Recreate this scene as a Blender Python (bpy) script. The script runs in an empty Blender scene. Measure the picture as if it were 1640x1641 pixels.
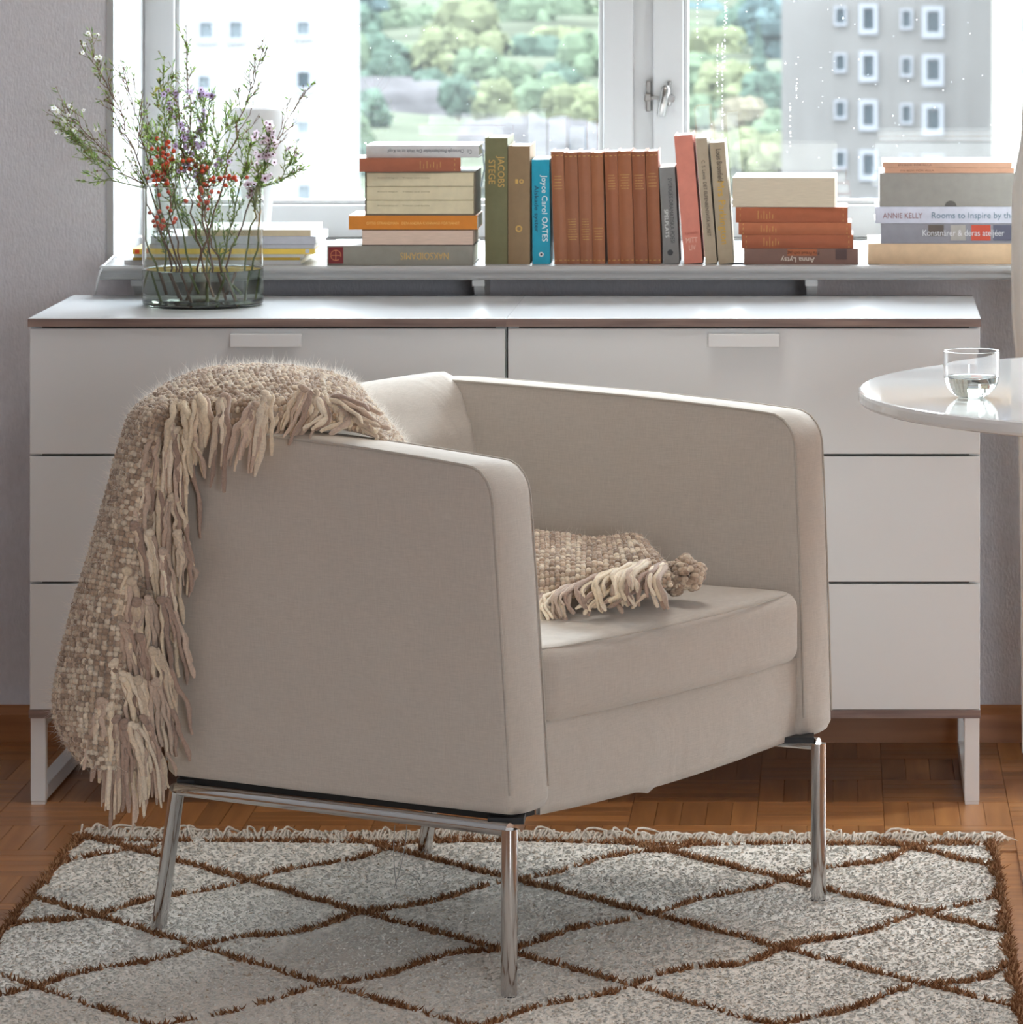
import bpy, math, random
import numpy as np
from mathutils import Vector, Matrix, noise

random.seed(7); rng = np.random.default_rng(7)
PI = math.pi
sc = bpy.context.scene
COL = sc.collection

# ------------------------------------------------------------------ camera
CAMZ = 1.5126; F = 7900.0; VX, VY = 1345.0, -155.0
cam = bpy.data.cameras.new('camera'); camo = bpy.data.objects.new('camera', cam); COL.objects.link(camo)
camo.location = (0, 0, CAMZ); camo.rotation_euler = (PI/2, 0, 0)
cam.sensor_fit = 'HORIZONTAL'; cam.sensor_width = 36; cam.lens = F/1640*36
cam.shift_x = (820-VX)/1640; cam.shift_y = (VY-820.5)/1640
cam.clip_end = 6000; cam.clip_start = .05
cam.dof.use_dof = True; cam.dof.focus_distance = 7.1; cam.dof.aperture_fstop = cam.lens/8.5
sc.camera = camo
# ------------------------------------------------------------------ world, light, exposure
SKY = 9.5      # horizon radiance of an overcast sky, three times that at the zenith
w = bpy.data.worlds.new('sky'); sc.world = w; w.use_nodes = True
nt = w.node_tree; nt.nodes.clear()
o_ = nt.nodes.new('ShaderNodeOutputWorld'); b_ = nt.nodes.new('ShaderNodeBackground')
tc = nt.nodes.new('ShaderNodeTexCoord'); sp = nt.nodes.new('ShaderNodeSeparateXYZ'); rp = nt.nodes.new('ShaderNodeValToRGB')
nt.links.new(tc.outputs['Generated'], sp.inputs[0]); nt.links.new(sp.outputs['Z'], rp.inputs[0])
nt.links.new(rp.outputs[0], b_.inputs[0]); nt.links.new(b_.outputs[0], o_.inputs[0])
rp.color_ramp.elements[0].position = 0.0; rp.color_ramp.elements[0].color = (.87, .94, 1, 1)
rp.color_ramp.elements[1].position = .7; rp.color_ramp.elements[1].color = (.84, .92, 1, 1)
mx_ = nt.nodes.new('ShaderNodeMath'); mx_.operation = 'MAXIMUM'; mx_.inputs[1].default_value = 0
ma_ = nt.nodes.new('ShaderNodeMath'); ma_.operation = 'MULTIPLY_ADD'; ma_.inputs[1].default_value = 2*SKY; ma_.inputs[2].default_value = SKY
nt.links.new(sp.outputs['Z'], mx_.inputs[0]); nt.links.new(mx_.outputs[0], ma_.inputs[0]); nt.links.new(ma_.outputs[0], b_.inputs[1])
sc.view_settings.view_transform = 'Standard'; sc.view_settings.look = 'None'
sc.view_settings.gamma = 1; sc.view_settings.use_curve_mapping = False
sc.view_settings.exposure = 0.52
cy = sc.cycles
cy.use_denoising = True; cy.max_bounces = 10; cy.diffuse_bounces = 5; cy.glossy_bounces = 5
cy.transmission_bounces = 10; cy.transparent_max_bounces = 16; cy.sample_clamp_indirect = 6
cy.caustics_refractive = True; cy.blur_glossy = .5

def area(name, loc, rot, sx, sy, power=0, col=(1, 1, 1), portal=False):
    l = bpy.data.lights.new(name, 'AREA'); l.shape = 'RECTANGLE'; l.size = sx; l.size_y = sy
    l.energy = power; l.color = col; l.cycles.is_portal = portal
    o = bpy.data.objects.new(name, l); COL.objects.link(o); o.location = loc; o.rotation_euler = rot
    return o
area('window_portal', (-.36, 9.62, 1.62), (PI/2, 0, PI), 2.0, 1.5, portal=True)     # skylight through the window
area('added_door_portal', (1.8, 9.0, 1.22), (PI/2, 0, PI), 1.3, 2.2, portal=True)     # daylight through a balcony door added right of the curtain
area('added_rear_portal', (1.75, -2.05, 1.4), (PI/2, 0, 0), 1.6, 1.8, portal=True)     # fill skylight through a window opening added behind the camera

def P(px, py, D):
    return Vector(((px-VX)/F*D, D, CAMZ-(py-VY)/F*D))

# ------------------------------------------------------------------ helpers
class MB:
    def __init__(s): s.v = []; s.f = []; s.c = []; s.m = []; s.cc = (1, 1, 1); s.mi = 0
    def add(s, vs, fs):
        n = len(s.v); s.v += [tuple(p) for p in vs]; s.f += [tuple(i+n for i in f) for f in fs]
        s.c += [s.cc]*len(vs); s.m += [s.mi]*len(fs)
        return s
    def box(s, x0, x1, y0, y1, z0, z1):
        return s.add([(x0,y0,z0),(x1,y0,z0),(x1,y1,z0),(x0,y1,z0),(x0,y0,z1),(x1,y0,z1),(x1,y1,z1),(x0,y1,z1)],
              [(3,2,1,0),(4,5,6,7),(0,1,5,4),(1,2,6,5),(2,3,7,6),(3,0,4,7)])
    def bbox(s, x0, x1, y0, y1, z0, z1, r=.002, n=2, fn=None):
        vs, fs = rbox(x0, x1, y0, y1, z0, z1, r, n)
        if fn: vs = [fn(*p) for p in vs]
        return s.add(vs, fs)
    def prism(s, poly, axis, a, b):
        # poly of 2D points extruded along axis ('x','y','z') from a to b
        def mk(p, t):
            return {'x': (t, p[0], p[1]), 'y': (p[0], t, p[1]), 'z': (p[0], p[1], t)}[axis]
        n = len(poly); vs = [mk(p, a) for p in poly]+[mk(p, b) for p in poly]
        fs = [tuple(range(n)), tuple(range(2*n-1, n-1, -1))]+[(i, i+n, (i+1) % n+n, (i+1) % n) for i in range(n)]
        return s.add(vs, fs)
    def tube(s, pts, rad, k=6, cap=True):
        pts = [Vector(p) for p in pts]; n = len(pts)
        if not hasattr(rad, '__len__'): rad = [rad]*n
        vs = []; up = None
        for i, p in enumerate(pts):
            t = (pts[min(i+1, n-1)]-pts[max(i-1, 0)])
            if t.length < 1e-9: t = Vector((0, 0, 1))
            t.normalize()
            if up is None: up = t.orthogonal().normalized()
            up = (up-t*up.dot(t))
            up = up.normalized() if up.length > 1e-6 else t.orthogonal().normalized()
            b = t.cross(up)
            for j in range(k):
                a = 2*PI*j/k; vs.append(p+(up*math.cos(a)+b*math.sin(a))*rad[i])
        fs = [(i*k+j, i*k+(j+1) % k, (i+1)*k+(j+1) % k, (i+1)*k+j) for i in range(n-1) for j in range(k)]
        s.add(vs, fs)
        if cap:
            s.add(vs[:k], [tuple(range(k-1, -1, -1))]); s.add(vs[-k:], [tuple(range(k))])
        return s
    def lathe(s, prof, c=(0, 0, 0), k=48, close=False):
        q = []
        for i, p in enumerate(prof):
            q.append(p)
            if i < len(prof)-1:
                b = prof[i+1]; L = math.hypot(b[0]-p[0], b[1]-p[1])
                if L > .004:
                    for e in (.0005/L, 1-.0005/L): q.append((p[0]+(b[0]-p[0])*e, p[1]+(b[1]-p[1])*e))
        prof = q
        n = len(prof); vs = []
        for r, z in prof:
            for j in range(k):
                a = 2*PI*j/k; vs.append((c[0]+r*math.cos(a), c[1]+r*math.sin(a), c[2]+z))
        m = n if close else n-1
        fs = [(i*k+j, i*k+(j+1) % k, ((i+1) % n)*k+(j+1) % k, ((i+1) % n)*k+j) for i in range(m) for j in range(k)]
        return s.add(vs, fs)
    def ball(s, c, r, nu=6, nv=4, M=None, jit=0):
        vs = [(0, 0, 1)]
        for i in range(1, nv):
            t = PI*i/nv
            for j in range(nu):
                a = 2*PI*j/nu; vs.append((math.sin(t)*math.cos(a), math.sin(t)*math.sin(a), math.cos(t)))
        vs.append((0, 0, -1)); L = len(vs)-1
        out = []
        for v in vs:
            q = Vector(v)*(1+random.uniform(-jit, jit))
            q = Vector((q.x*r[0], q.y*r[1], q.z*r[2])) if hasattr(r, '__len__') else q*r
            if M: q = M @ q
            out.append(q+Vector(c))
        fs = [(0, 1+j, 1+(j+1) % nu) for j in range(nu)]
        for i in range(nv-2):
            for j in range(nu):
                a = 1+i*nu+j; b = 1+i*nu+(j+1) % nu; fs.append((a, a+nu, b+nu, b))
        base = 1+(nv-2)*nu
        fs += [(L, base+(j+1) % nu, base+j) for j in range(nu)]
        return s.add(out, fs)
    def build(s, name, mat, parent=None, origin=None, smooth=False, loc=None):
        me = bpy.data.meshes.new(name)
        v = np.array(s.v, dtype=np.float64).reshape(-1, 3)
        if origin is not None: v = v-np.array(tuple(origin))
        me.from_pydata(v.tolist(), [], s.f)
        mats = mat if isinstance(mat, (list, tuple)) else [mat]
        for m in mats: me.materials.append(m)
        if len(mats) > 1: me.polygons.foreach_set('material_index', s.m)
        if any(c != (1, 1, 1) for c in s.c[:2000:7]) or s.cc != (1, 1, 1):
            at = me.color_attributes.new('Col', 'FLOAT_COLOR', 'POINT')
            c = np.ones((len(s.c), 4)); c[:, :3] = np.array(s.c); at.data.foreach_set('color', c.ravel())
        if smooth: me.polygons.foreach_set('use_smooth', [True]*len(me.polygons))
        me.update()
        o = bpy.data.objects.new(name, me); COL.objects.link(o)
        if loc is not None: o.location = loc
        if parent is not None: o.parent = parent
        return o

def axis_coords(a, b, r, n, inner):
    m = (b-a)/2; r = min(r, m*.999)
    lo = [a+r*(1-math.cos(PI/2*i/n)) if False else a+r*(i/n)*1.0 for i in range(n+1)]
    hi = [b-r*(i/n) for i in range(n, -1, -1)]
    mid = [a+r+(b-a-2*r)*i/inner for i in range(1, inner)]
    return lo+mid+hi
def rbox(x0, x1, y0, y1, z0, z1, r=.002, n=2, inner=(1, 1, 1)):
    """box with rounded edges, as a welded grid on the six faces"""
    ax = [axis_coords(x0, x1, r, n, inner[0]), axis_coords(y0, y1, r, n, inner[1]), axis_coords(z0, z1, r, n, inner[2])]
    lo = (x0, y0, z0); hi = (x1, y1, z1)
    idx = {}; vs = []; fs = []
    def vert(i, j, k):
        key = (i, j, k)
        if key in idx: return idx[key]
        p = [ax[0][i], ax[1][j], ax[2][k]]; q = [min(max(p[a], lo[a]+r), hi[a]-r) for a in range(3)]
        d = Vector([p[a]-q[a] for a in range(3)])
        # warp the linear steps so that arcs are even
        if d.length > 1e-12:
            dd = Vector([math.tan(max(-1, min(1, d[a]/r))*PI/4) for a in range(3)])
            p = Vector(q)+dd.normalized()*r
        idx[key] = len(vs); vs.append(tuple(p)); return idx[key]
    N = [len(a)-1 for a in ax]
    for a in range(3):
        b, c = (a+1) % 3, (a+2) % 3
        for side in (0, N[a]):
            for i in range(N[b]):
                for j in range(N[c]):
                    q = []
                    for (di, dj) in ((0, 0), (1, 0), (1, 1), (0, 1)):
                        k = [0, 0, 0]; k[a] = side; k[b] = i+di; k[c] = j+dj; q.append(vert(*k))
                    fs.append(tuple(q) if side else tuple(reversed(q)))
    return vs, fs

def tag(o, label=None, cat=None, group=None, kind=None):
    if label: o['label'] = label
    if cat: o['category'] = cat
    if group: o['group'] = group
    if kind: o['kind'] = kind
    return o
def empty(name, loc=(0, 0, 0), label=None, cat=None, group=None, kind=None, rot=None):
    o = bpy.data.objects.new(name, None); COL.objects.link(o); o.location = loc; o.empty_display_size = .05
    if rot: o.rotation_euler = rot
    return tag(o, label, cat, group, kind)
def add_inst(name, me, parent, loc, rot=None, scale=None):
    o = bpy.data.objects.new(name, me); COL.objects.link(o); o.parent = parent; o.location = loc
    if rot: o.rotation_euler = rot
    if scale: o.scale = scale
    return o

# ------------------------------------------------------------------ materials
def lin(c): return tuple(((x/255)/12.92 if x/255 <= .04045 else ((x/255+.055)/1.055)**2.4) for x in c)
def mat(name, col, rough=.6, metal=0, noise_amt=0, noise_scale=20, bump=0, bump_scale=200, spec=.5, vcol=False,
        trans=0, ior=1.45, rand=0, transl=0, sheen=0, stretch=None, sss=0, coat=0, subsurf=0):
    m = bpy.data.materials.new(name); m.use_nodes = True; nt = m.node_tree; N = nt.nodes; L = nt.links
    b = N['Principled BSDF']; b.inputs['Roughness'].default_value = rough; b.inputs['Metallic'].default_value = metal
    b.inputs['Specular IOR Level'].default_value = spec; b.inputs['IOR'].default_value = ior
    b.inputs['Transmission Weight'].default_value = trans; b.inputs['Sheen Weight'].default_value = sheen
    b.inputs['Coat Weight'].default_value = coat
    c = tuple(col)+(1,)
    b.inputs['Base Color'].default_value = c; src = None
    tcn = N.new('ShaderNodeTexCoord'); mp = N.new('ShaderNodeMapping'); L.new(tcn.outputs['Object'], mp.inputs[0])
    if stretch: mp.inputs['Scale'].default_value = stretch
    if vcol:
        a = N.new('ShaderNodeAttribute'); a.attribute_name = 'Col'
        mx = N.new('ShaderNodeMix'); mx.data_type = 'RGBA'; mx.blend_type = 'MULTIPLY'; mx.inputs[0].default_value = 1
        L.new(a.outputs['Color'], mx.inputs['A']); mx.inputs['B'].default_value = c; src = mx.outputs['Result']
    if noise_amt:
        n = N.new('ShaderNodeTexNoise'); n.inputs['Scale'].default_value = noise_scale; n.inputs['Detail'].default_value = 5
        L.new(mp.outputs[0], n.inputs['Vector'])
        r = N.new('ShaderNodeMapRange'); r.inputs['From Min'].default_value = .3; r.inputs['From Max'].default_value = .7
        r.inputs['To Min'].default_value = 1-noise_amt; r.inputs['To Max'].default_value = 1+noise_amt
        L.new(n.outputs['Fac'], r.inputs['Value'])
        vm = N.new('ShaderNodeVectorMath'); vm.operation = 'SCALE'
        if src: L.new(src, vm.inputs[0])
        else: vm.inputs[0].default_value = c[:3]
        L.new(r.outputs['Result'], vm.inputs['Scale']); src = vm.outputs[0]
    if rand:
        oi = N.new('ShaderNodeObjectInfo'); r = N.new('ShaderNodeMapRange')
        r.inputs['To Min'].default_value = 1-rand; r.inputs['To Max'].default_value = 1+rand
        L.new(oi.outputs['Random'], r.inputs['Value'])
        vm = N.new('ShaderNodeVectorMath'); vm.operation = 'SCALE'
        if src: L.new(src, vm.inputs[0])
        else: vm.inputs[0].default_value = c[:3]
        L.new(r.outputs['Result'], vm.inputs['Scale']); src = vm.outputs[0]
    if src: L.new(src, b.inputs['Base Color'])
    if bump:
        n = N.new('ShaderNodeTexNoise'); n.inputs['Scale'].default_value = bump_scale; n.inputs['Detail'].default_value = 4
        L.new(mp.outputs[0], n.inputs['Vector'])
        bp = N.new('ShaderNodeBump'); bp.inputs['Strength'].default_value = bump; bp.inputs['Distance'].default_value = .002
        L.new(n.outputs['Fac'], bp.inputs['Height']); L.new(bp.outputs[0], b.inputs['Normal'])
    if transl:
        t = N.new('ShaderNodeBsdfTranslucent'); mxs = N.new('ShaderNodeMixShader'); mxs.inputs[0].default_value = transl
        if src: L.new(src, t.inputs[0])
        else: t.inputs[0].default_value = c
        L.new(b.outputs[0], mxs.inputs[1]); L.new(t.outputs[0], mxs.inputs[2]); L.new(mxs.outputs[0], N['Material Output'].inputs[0])
    return m
def fabric(name, col, scale=900, bump=.35, amt=.10, wrinkle=.42):
    """plain-weave linen: two crossed stretched noises, faint wrinkles"""
    m = bpy.data.materials.new(name); m.use_nodes = True; nt = m.node_tree; N = nt.nodes; L = nt.links
    b = N['Principled BSDF']; b.inputs['Roughness'].default_value = .9; b.inputs['Specular IOR Level'].default_value = .2
    b.inputs['Sheen Weight'].default_value = .25; b.inputs['Sheen Roughness'].default_value = .5
    tcn = N.new('ShaderNodeTexCoord')
    outs = []
    for st in ((.06, .06, 1), (1, 1, .06)):
        mp = N.new('ShaderNodeMapping'); mp.inputs['Scale'].default_value = st; L.new(tcn.outputs['Object'], mp.inputs[0])
        n = N.new('ShaderNodeTexNoise'); n.inputs['Scale'].default_value = scale; n.inputs['Detail'].default_value = 3
        L.new(mp.outputs[0], n.inputs['Vector']); outs.append(n.outputs['Fac'])
    ad = N.new('ShaderNodeMath'); ad.operation = 'ADD'; L.new(outs[0], ad.inputs[0]); L.new(outs[1], ad.inputs[1])
    r = N.new('ShaderNodeMapRange'); r.inputs['From Min'].default_value = .6; r.inputs['From Max'].default_value = 1.4
    r.inputs['To Min'].default_value = 1-amt; r.inputs['To Max'].default_value = 1+amt; L.new(ad.outputs[0], r.inputs['Value'])
    vm = N.new('ShaderNodeVectorMath'); vm.operation = 'SCALE'; vm.inputs[0].default_value = col; L.new(r.outputs['Result'], vm.inputs['Scale'])
    L.new(vm.outputs[0], b.inputs['Base Color'])
    bp = N.new('ShaderNodeBump'); bp.inputs['Strength'].default_value = bump; bp.inputs['Distance'].default_value = .0006
    L.new(ad.outputs[0], bp.inputs['Height'])
    w = N.new('ShaderNodeTexNoise'); w.inputs['Scale'].default_value = 7; w.inputs['Detail'].default_value = 3; w.inputs['Distortion'].default_value = .8
    L.new(tcn.outputs['Object'], w.inputs['Vector'])
    bp2 = N.new('ShaderNodeBump'); bp2.inputs['Strength'].default_value = wrinkle; bp2.inputs['Distance'].default_value = .012
    L.new(w.outputs['Fac'], bp2.inputs['Height']); L.new(bp.outputs[0], bp2.inputs['Normal']); L.new(bp2.outputs[0], b.inputs['Normal'])
    return m
def wood(name, c1, c2, rough=.35, axis=0, scale=3, rand=.15, coat=0.0):
    m = bpy.data.materials.new(name); m.use_nodes = True; nt = m.node_tree; N = nt.nodes; L = nt.links
    b = N['Principled BSDF']; b.inputs['Roughness'].default_value = rough; b.inputs['Coat Weight'].default_value = coat
    b.inputs['Coat Roughness'].default_value = .2
    tcn = N.new('ShaderNodeTexCoord'); oi = N.new('ShaderNodeObjectInfo')
    mp = N.new('ShaderNodeMapping'); s = [14, 14, 14]; s[axis] = 1; mp.inputs['Scale'].default_value = s
    L.new(tcn.outputs['Object'], mp.inputs[0])
    cm = N.new('ShaderNodeCombineXYZ'); mu = N.new('ShaderNodeMath'); mu.operation = 'MULTIPLY'; mu.inputs[1].default_value = 37
    L.new(oi.outputs['Random'], mu.inputs[0]); L.new(mu.outputs[0], cm.inputs[0]); L.new(mu.outputs[0], cm.inputs[1]); L.new(cm.outputs[0], mp.inputs['Location'])
    n = N.new('ShaderNodeTexNoise'); n.inputs['Scale'].default_value = scale; n.inputs['Detail'].default_value = 8; n.inputs['Distortion'].default_value = .2
    L.new(mp.outputs[0], n.inputs['Vector'])
    r = N.new('ShaderNodeValToRGB'); r.color_ramp.elements[0].position = .3; r.color_ramp.elements[0].color = tuple(c1)+(1,)
    r.color_ramp.elements[1].position = .7; r.color_ramp.elements[1].color = tuple(c2)+(1,); L.new(n.outputs['Fac'], r.inputs[0])
    mr = N.new('ShaderNodeMapRange'); mr.inputs['To Min'].default_value = 1-rand; mr.inputs['To Max'].default_value = 1+rand
    L.new(oi.outputs['Random'], mr.inputs['Value'])
    vm = N.new('ShaderNodeVectorMath'); vm.operation = 'SCALE'; L.new(r.outputs[0], vm.inputs[0]); L.new(mr.outputs['Result'], vm.inputs['Scale'])
    L.new(vm.outputs[0], b.inputs['Base Color'])
    bp = N.new('ShaderNodeBump'); bp.inputs['Strength'].default_value = .15; bp.inputs['Distance'].default_value = .001
    L.new(n.outputs['Fac'], bp.inputs['Height']); L.new(bp.outputs[0], b.inputs['Normal'])
    return m

M = {}
M['white_paint'] = mat('white paint', (.80, .79, .78), .35, bump=.06, bump_scale=60)
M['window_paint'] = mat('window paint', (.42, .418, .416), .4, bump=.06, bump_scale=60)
M['white_lacquer'] = mat('white lacquer', (.70, .71, .715), .32, bump=.02, bump_scale=30)
M['white_top'] = mat('white melamine', (.72, .735, .75), .20, bump=.02, bump_scale=60)
M['white_metal'] = mat('white metal', (.76, .765, .77), .4)
M['ash_edge'] = wood('brown ash edge', lin((104, 84, 78)), lin((146, 122, 112)), .5, 0, 6, 0)
M['wallpaper'] = mat('woven wallpaper', (.68, .67, .705), .75, bump=.9, bump_scale=260, noise_amt=.05, noise_scale=120, stretch=(1, 1, .45))
M['ceiling'] = mat('ceiling paint', (.82, .82, .83), .8)
M['room_wall'] = mat('room wall paint', (.52, .53, .55), .8)
M['oak'] = wood('parquet oak', (.27, .105, .030), (.43, .19, .060), .34, 0, 3.2, .20, .15)
M['oak_base'] = wood('oak baseboard', (.25, .09, .022), (.40, .15, .045), .4, 0, 3, 0)
M['linen'] = fabric('beige linen', (.58, .525, .462))
M['piping'] = fabric('linen piping', (.52, .47, .41), wrinkle=0)
M['chrome'] = mat('chrome', (.56, .55, .545), .10, 1)
M['black'] = mat('black plastic', (.012, .012, .014), .5)
M['dark'] = mat('dark webbing', (.03, .027, .025), .9)
M['wool'] = mat('wool yarn', (1.34, 1.34, 1.32), .95, spec=.1, vcol=True, noise_amt=.12, noise_scale=300, bump=.6, bump_scale=700, sheen=.4)
M['fuzz'] = mat('wool fuzz', (.92, .88, .82), .9, spec=.1, sheen=.5, transl=.5)
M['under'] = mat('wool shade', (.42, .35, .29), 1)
M['pile'] = mat('wool pile', (1, 1, 1), .95, spec=.1, vcol=True)
M['rugback'] = mat('rug wool ground', (.92, .87, .80), 1, noise_amt=.10, noise_scale=260, bump=1, bump_scale=330, stretch=(1, .5, 1), spec=.1)
M['fringe'] = mat('fringe wool', (.86, .80, .72), .95, transl=.3, noise_amt=.15, noise_scale=200)
M['table'] = mat('white table lacquer', (.80, .80, .80), .07, coat=.3)
M['steel'] = mat('brushed steel', (.55, .53, .50), .28, 1)
M['dullmetal'] = mat('dull metal', (.20, .19, .18), .4, 1)
M['oldchrome'] = mat('worn chrome', (.30, .29, .28), .25, 1)
M['paper'] = mat('book paper', (.83, .80, .74), .85, noise_amt=.05, noise_scale=400, stretch=(.05, .05, 1))
M['paper_white'] = mat('white paper', (.86, .86, .85), .6)
M['curtain'] = mat('curtain cloth', (.74, .72, .68), .9, bump=.3, bump_scale=500)
M['lamp_white'] = mat('opal white lamp', (.58, .58, .58), .35)
M['gold'] = mat('gilt print', lin((205, 165, 95)), .5, .25)

def glass(name, col, rough=0.0, ior=1.45):
    m = bpy.data.materials.new(name); m.use_nodes = True; N = m.node_tree.nodes
    b = N['Principled BSDF']; b.inputs['Base Color'].default_value = tuple(col)+(1,); b.inputs['Roughness'].default_value = rough
    b.inputs['Transmission Weight'].default_value = 1; b.inputs['IOR'].default_value = ior
    return m
M['vase_glass'] = glass('green tinted glass', (.945, .975, .945), 0, 1.45)
M['vase_base'] = glass('deep green glass', (.42, .58, .50), .02, 1.45)
M['water'] = glass('water', (.90, .95, .88), 0, 1.33)
M['clear'] = glass('clear glass', (.99, .995, 1), 0, 1.45)
def pane_mat():
    m = bpy.data.materials.new('window glass'); m.use_nodes = True; nt = m.node_tree; N = nt.nodes; L = nt.links; N.clear()
    o = N.new('ShaderNodeOutputMaterial'); t = N.new('ShaderNodeBsdfTransparent'); g = N.new('ShaderNodeBsdfGlossy'); d = N.new('ShaderNodeBsdfTranslucent')
    t.inputs[0].default_value = (.97, .985, .98, 1); g.inputs['Roughness'].default_value = .02; d.inputs[0].default_value = (.9, .93, .95, 1)
    n = N.new('ShaderNodeTexNoise'); n.inputs['Scale'].default_value = 6; n.inputs['Detail'].default_value = 6
    tcn = N.new('ShaderNodeTexCoord'); mp = N.new('ShaderNodeMapping'); mp.inputs['Scale'].default_value = (4, 1, .5)
    L.new(tcn.outputs['Object'], mp.inputs[0]); L.new(mp.outputs[0], n.inputs['Vector'])
    r = N.new('ShaderNodeMapRange'); r.inputs['To Min'].default_value = .003; r.inputs['To Max'].default_value = .014; L.new(n.outputs['Fac'], r.inputs['Value'])
    m1 = N.new('ShaderNodeMixShader'); m2 = N.new('ShaderNodeMixShader'); m2.inputs[0].default_value = .04
    L.new(r.outputs[0], m1.inputs[0]); L.new(t.outputs[0], m1.inputs[1]); L.new(d.outputs[0], m1.inputs[2])
    L.new(m1.outputs[0], m2.inputs[1]); L.new(g.outputs[0], m2.inputs[2]); L.new(m2.outputs[0], o.inputs[0])
    return m
M['pane'] = pane_mat()
_cm = {}
def cmat(rgb, rough=.6, amt=.06, bump=.15):
    k = (tuple(rgb), rough)
    if k not in _cm: _cm[k] = mat('cover %d %d %d' % tuple(rgb), lin(rgb), rough, noise_amt=amt, noise_scale=60, bump=bump, bump_scale=900)
    return _cm[k]
_im = {}
def ink(rgb):
    k = tuple(rgb)
    if k not in _im: _im[k] = mat('ink %d %d %d' % k, lin(rgb), .6)
    return _im[k]

# ================================================================== ROOM
WY = 8.90; XL, XR = -2.4, 2.7; ZC = 2.62; YB = -2.1
NX0, NX1 = -1.310, .60        # window niche
SILLZ = .872; TOPZ = 2.42; FY = 9.40
def struct(name, mb, m, parent=None, smooth=False):
    o = mb.build(name, m, parent, smooth=smooth)
    if parent is None: o['kind'] = 'structure'
    return o
mb = MB()
mb.box(XL, NX0, WY, WY+.16, 0, ZC); mb.box(NX1, 1.15, WY, WY+.16, 0, ZC); mb.box(2.45, XR, WY, WY+.16, 0, ZC); mb.box(1.15, 2.45, WY, WY+.16, 2.33, ZC); mb.box(1.15, 2.45, WY, WY+.16, 0, .06)
mb.box(NX0, NX1, WY, WY+.16, 0, SILLZ-.028); mb.box(NX0, NX1, WY, WY+.16, TOPZ, ZC)
wb = struct('wall_back', mb, M['wallpaper'])
# window niche lining (white painted reveals) as trim
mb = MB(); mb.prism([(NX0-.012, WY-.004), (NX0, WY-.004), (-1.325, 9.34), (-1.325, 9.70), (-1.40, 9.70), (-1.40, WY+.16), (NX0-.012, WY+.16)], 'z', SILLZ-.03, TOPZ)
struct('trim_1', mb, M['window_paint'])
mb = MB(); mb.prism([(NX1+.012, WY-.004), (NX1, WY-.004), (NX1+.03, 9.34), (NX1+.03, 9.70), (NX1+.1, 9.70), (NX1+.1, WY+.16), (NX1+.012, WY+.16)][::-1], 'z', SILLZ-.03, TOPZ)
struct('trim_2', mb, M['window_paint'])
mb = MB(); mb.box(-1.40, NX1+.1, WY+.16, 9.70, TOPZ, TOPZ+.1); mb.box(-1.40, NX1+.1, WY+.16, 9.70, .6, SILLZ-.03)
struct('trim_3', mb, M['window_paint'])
struct('wall_left', MB().box(XL-.15, XL, YB-.15, WY+.16, 0, ZC), M['room_wall'])
struct('wall_right', MB().box(XR, XR+.15, YB-.15, WY+.16, 0, ZC), M['room_wall'])
mb = MB(); mb.box(XL, .95, YB-.15, YB, 0, ZC); mb.box(2.55, XR, YB-.15, YB, 0, ZC); mb.box(.95, 2.55, YB-.15, YB, 0, .5); mb.box(.95, 2.55, YB-.15, YB, 2.3, ZC)  # wall with an added, unseen opening that lets in fill light
struct('wall_front', mb, M['room_wall'])
struct('ceiling', MB().box(XL-.15, XR+.15, YB-.15, WY+.16, ZC, ZC+.2), M['ceiling'])
fl = struct('floor', MB().box(XL-.15, XR+.15, YB-.15, WY+.16, -.12, -.0035), M['oak'])
# parquet strips: basket weave blocks of five
BL = .21; X0 = -.346; Y0 = 8.085
strip = MB().bbox(-BL/2+.0004, BL/2-.0004, -BL/10+.0004, BL/10-.0004, -.0035, 0, .0006, 1).build('parquet_strip', M['oak'])
sm = strip.data; bpy.data.objects.remove(strip)
cand = []
for i in range(-7, 6):
    for j in range(-8, 4):
        cx = X0+(i+.5)*BL; cyy = Y0+(j+.5)*BL
        if cyy > WY-.06 or cx < -1.95: continue
        if -1.15 < cx < .2 and cyy < 7.8: continue
        px = VX+cx/cyy*F; py = VY+CAMZ/cyy*F
        if px < -140 or px > 1760 or py > 1760: continue
        for k in range(5):
            off = (k-2)*BL/5
            if (i+j) % 2: loc = (cx, cyy+off, 0); rz = 0
            else: loc = (cx+off, cyy, 0); rz = PI/2
            vis = 0 if (-30 < VX+loc[0]/loc[1]*F < 1670) else 1
            cand.append((vis, loc, rz))
cand.sort(key=lambda c: (c[0], abs(c[1][0]+.5)))
st = MB()
for n, (v, loc, rz) in enumerate(cand):
    if n < 300: add_inst('parquet_strip', sm, fl, loc, (0, 0, rz))
    else:
        hx, hy = (BL/2-.0004, BL/10-.0004) if rz == 0 else (BL/10-.0004, BL/2-.0004)
        st.box(loc[0]-hx, loc[0]+hx, loc[1]-hy, loc[1]+hy, -.0035, 0)
if st.v: tag(st.build('parquet_strips', M['oak'], fl), kind='stuff')
# baseboard
mb = MB(); mb.prism([(WY, 0), (WY-.016, 0), (WY-.016, .050), (WY-.010, .062), (WY-.004, .066), (WY, .066)], 'x', XL, XR)
struct('baseboard_back', mb, M['oak_base'])

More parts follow.
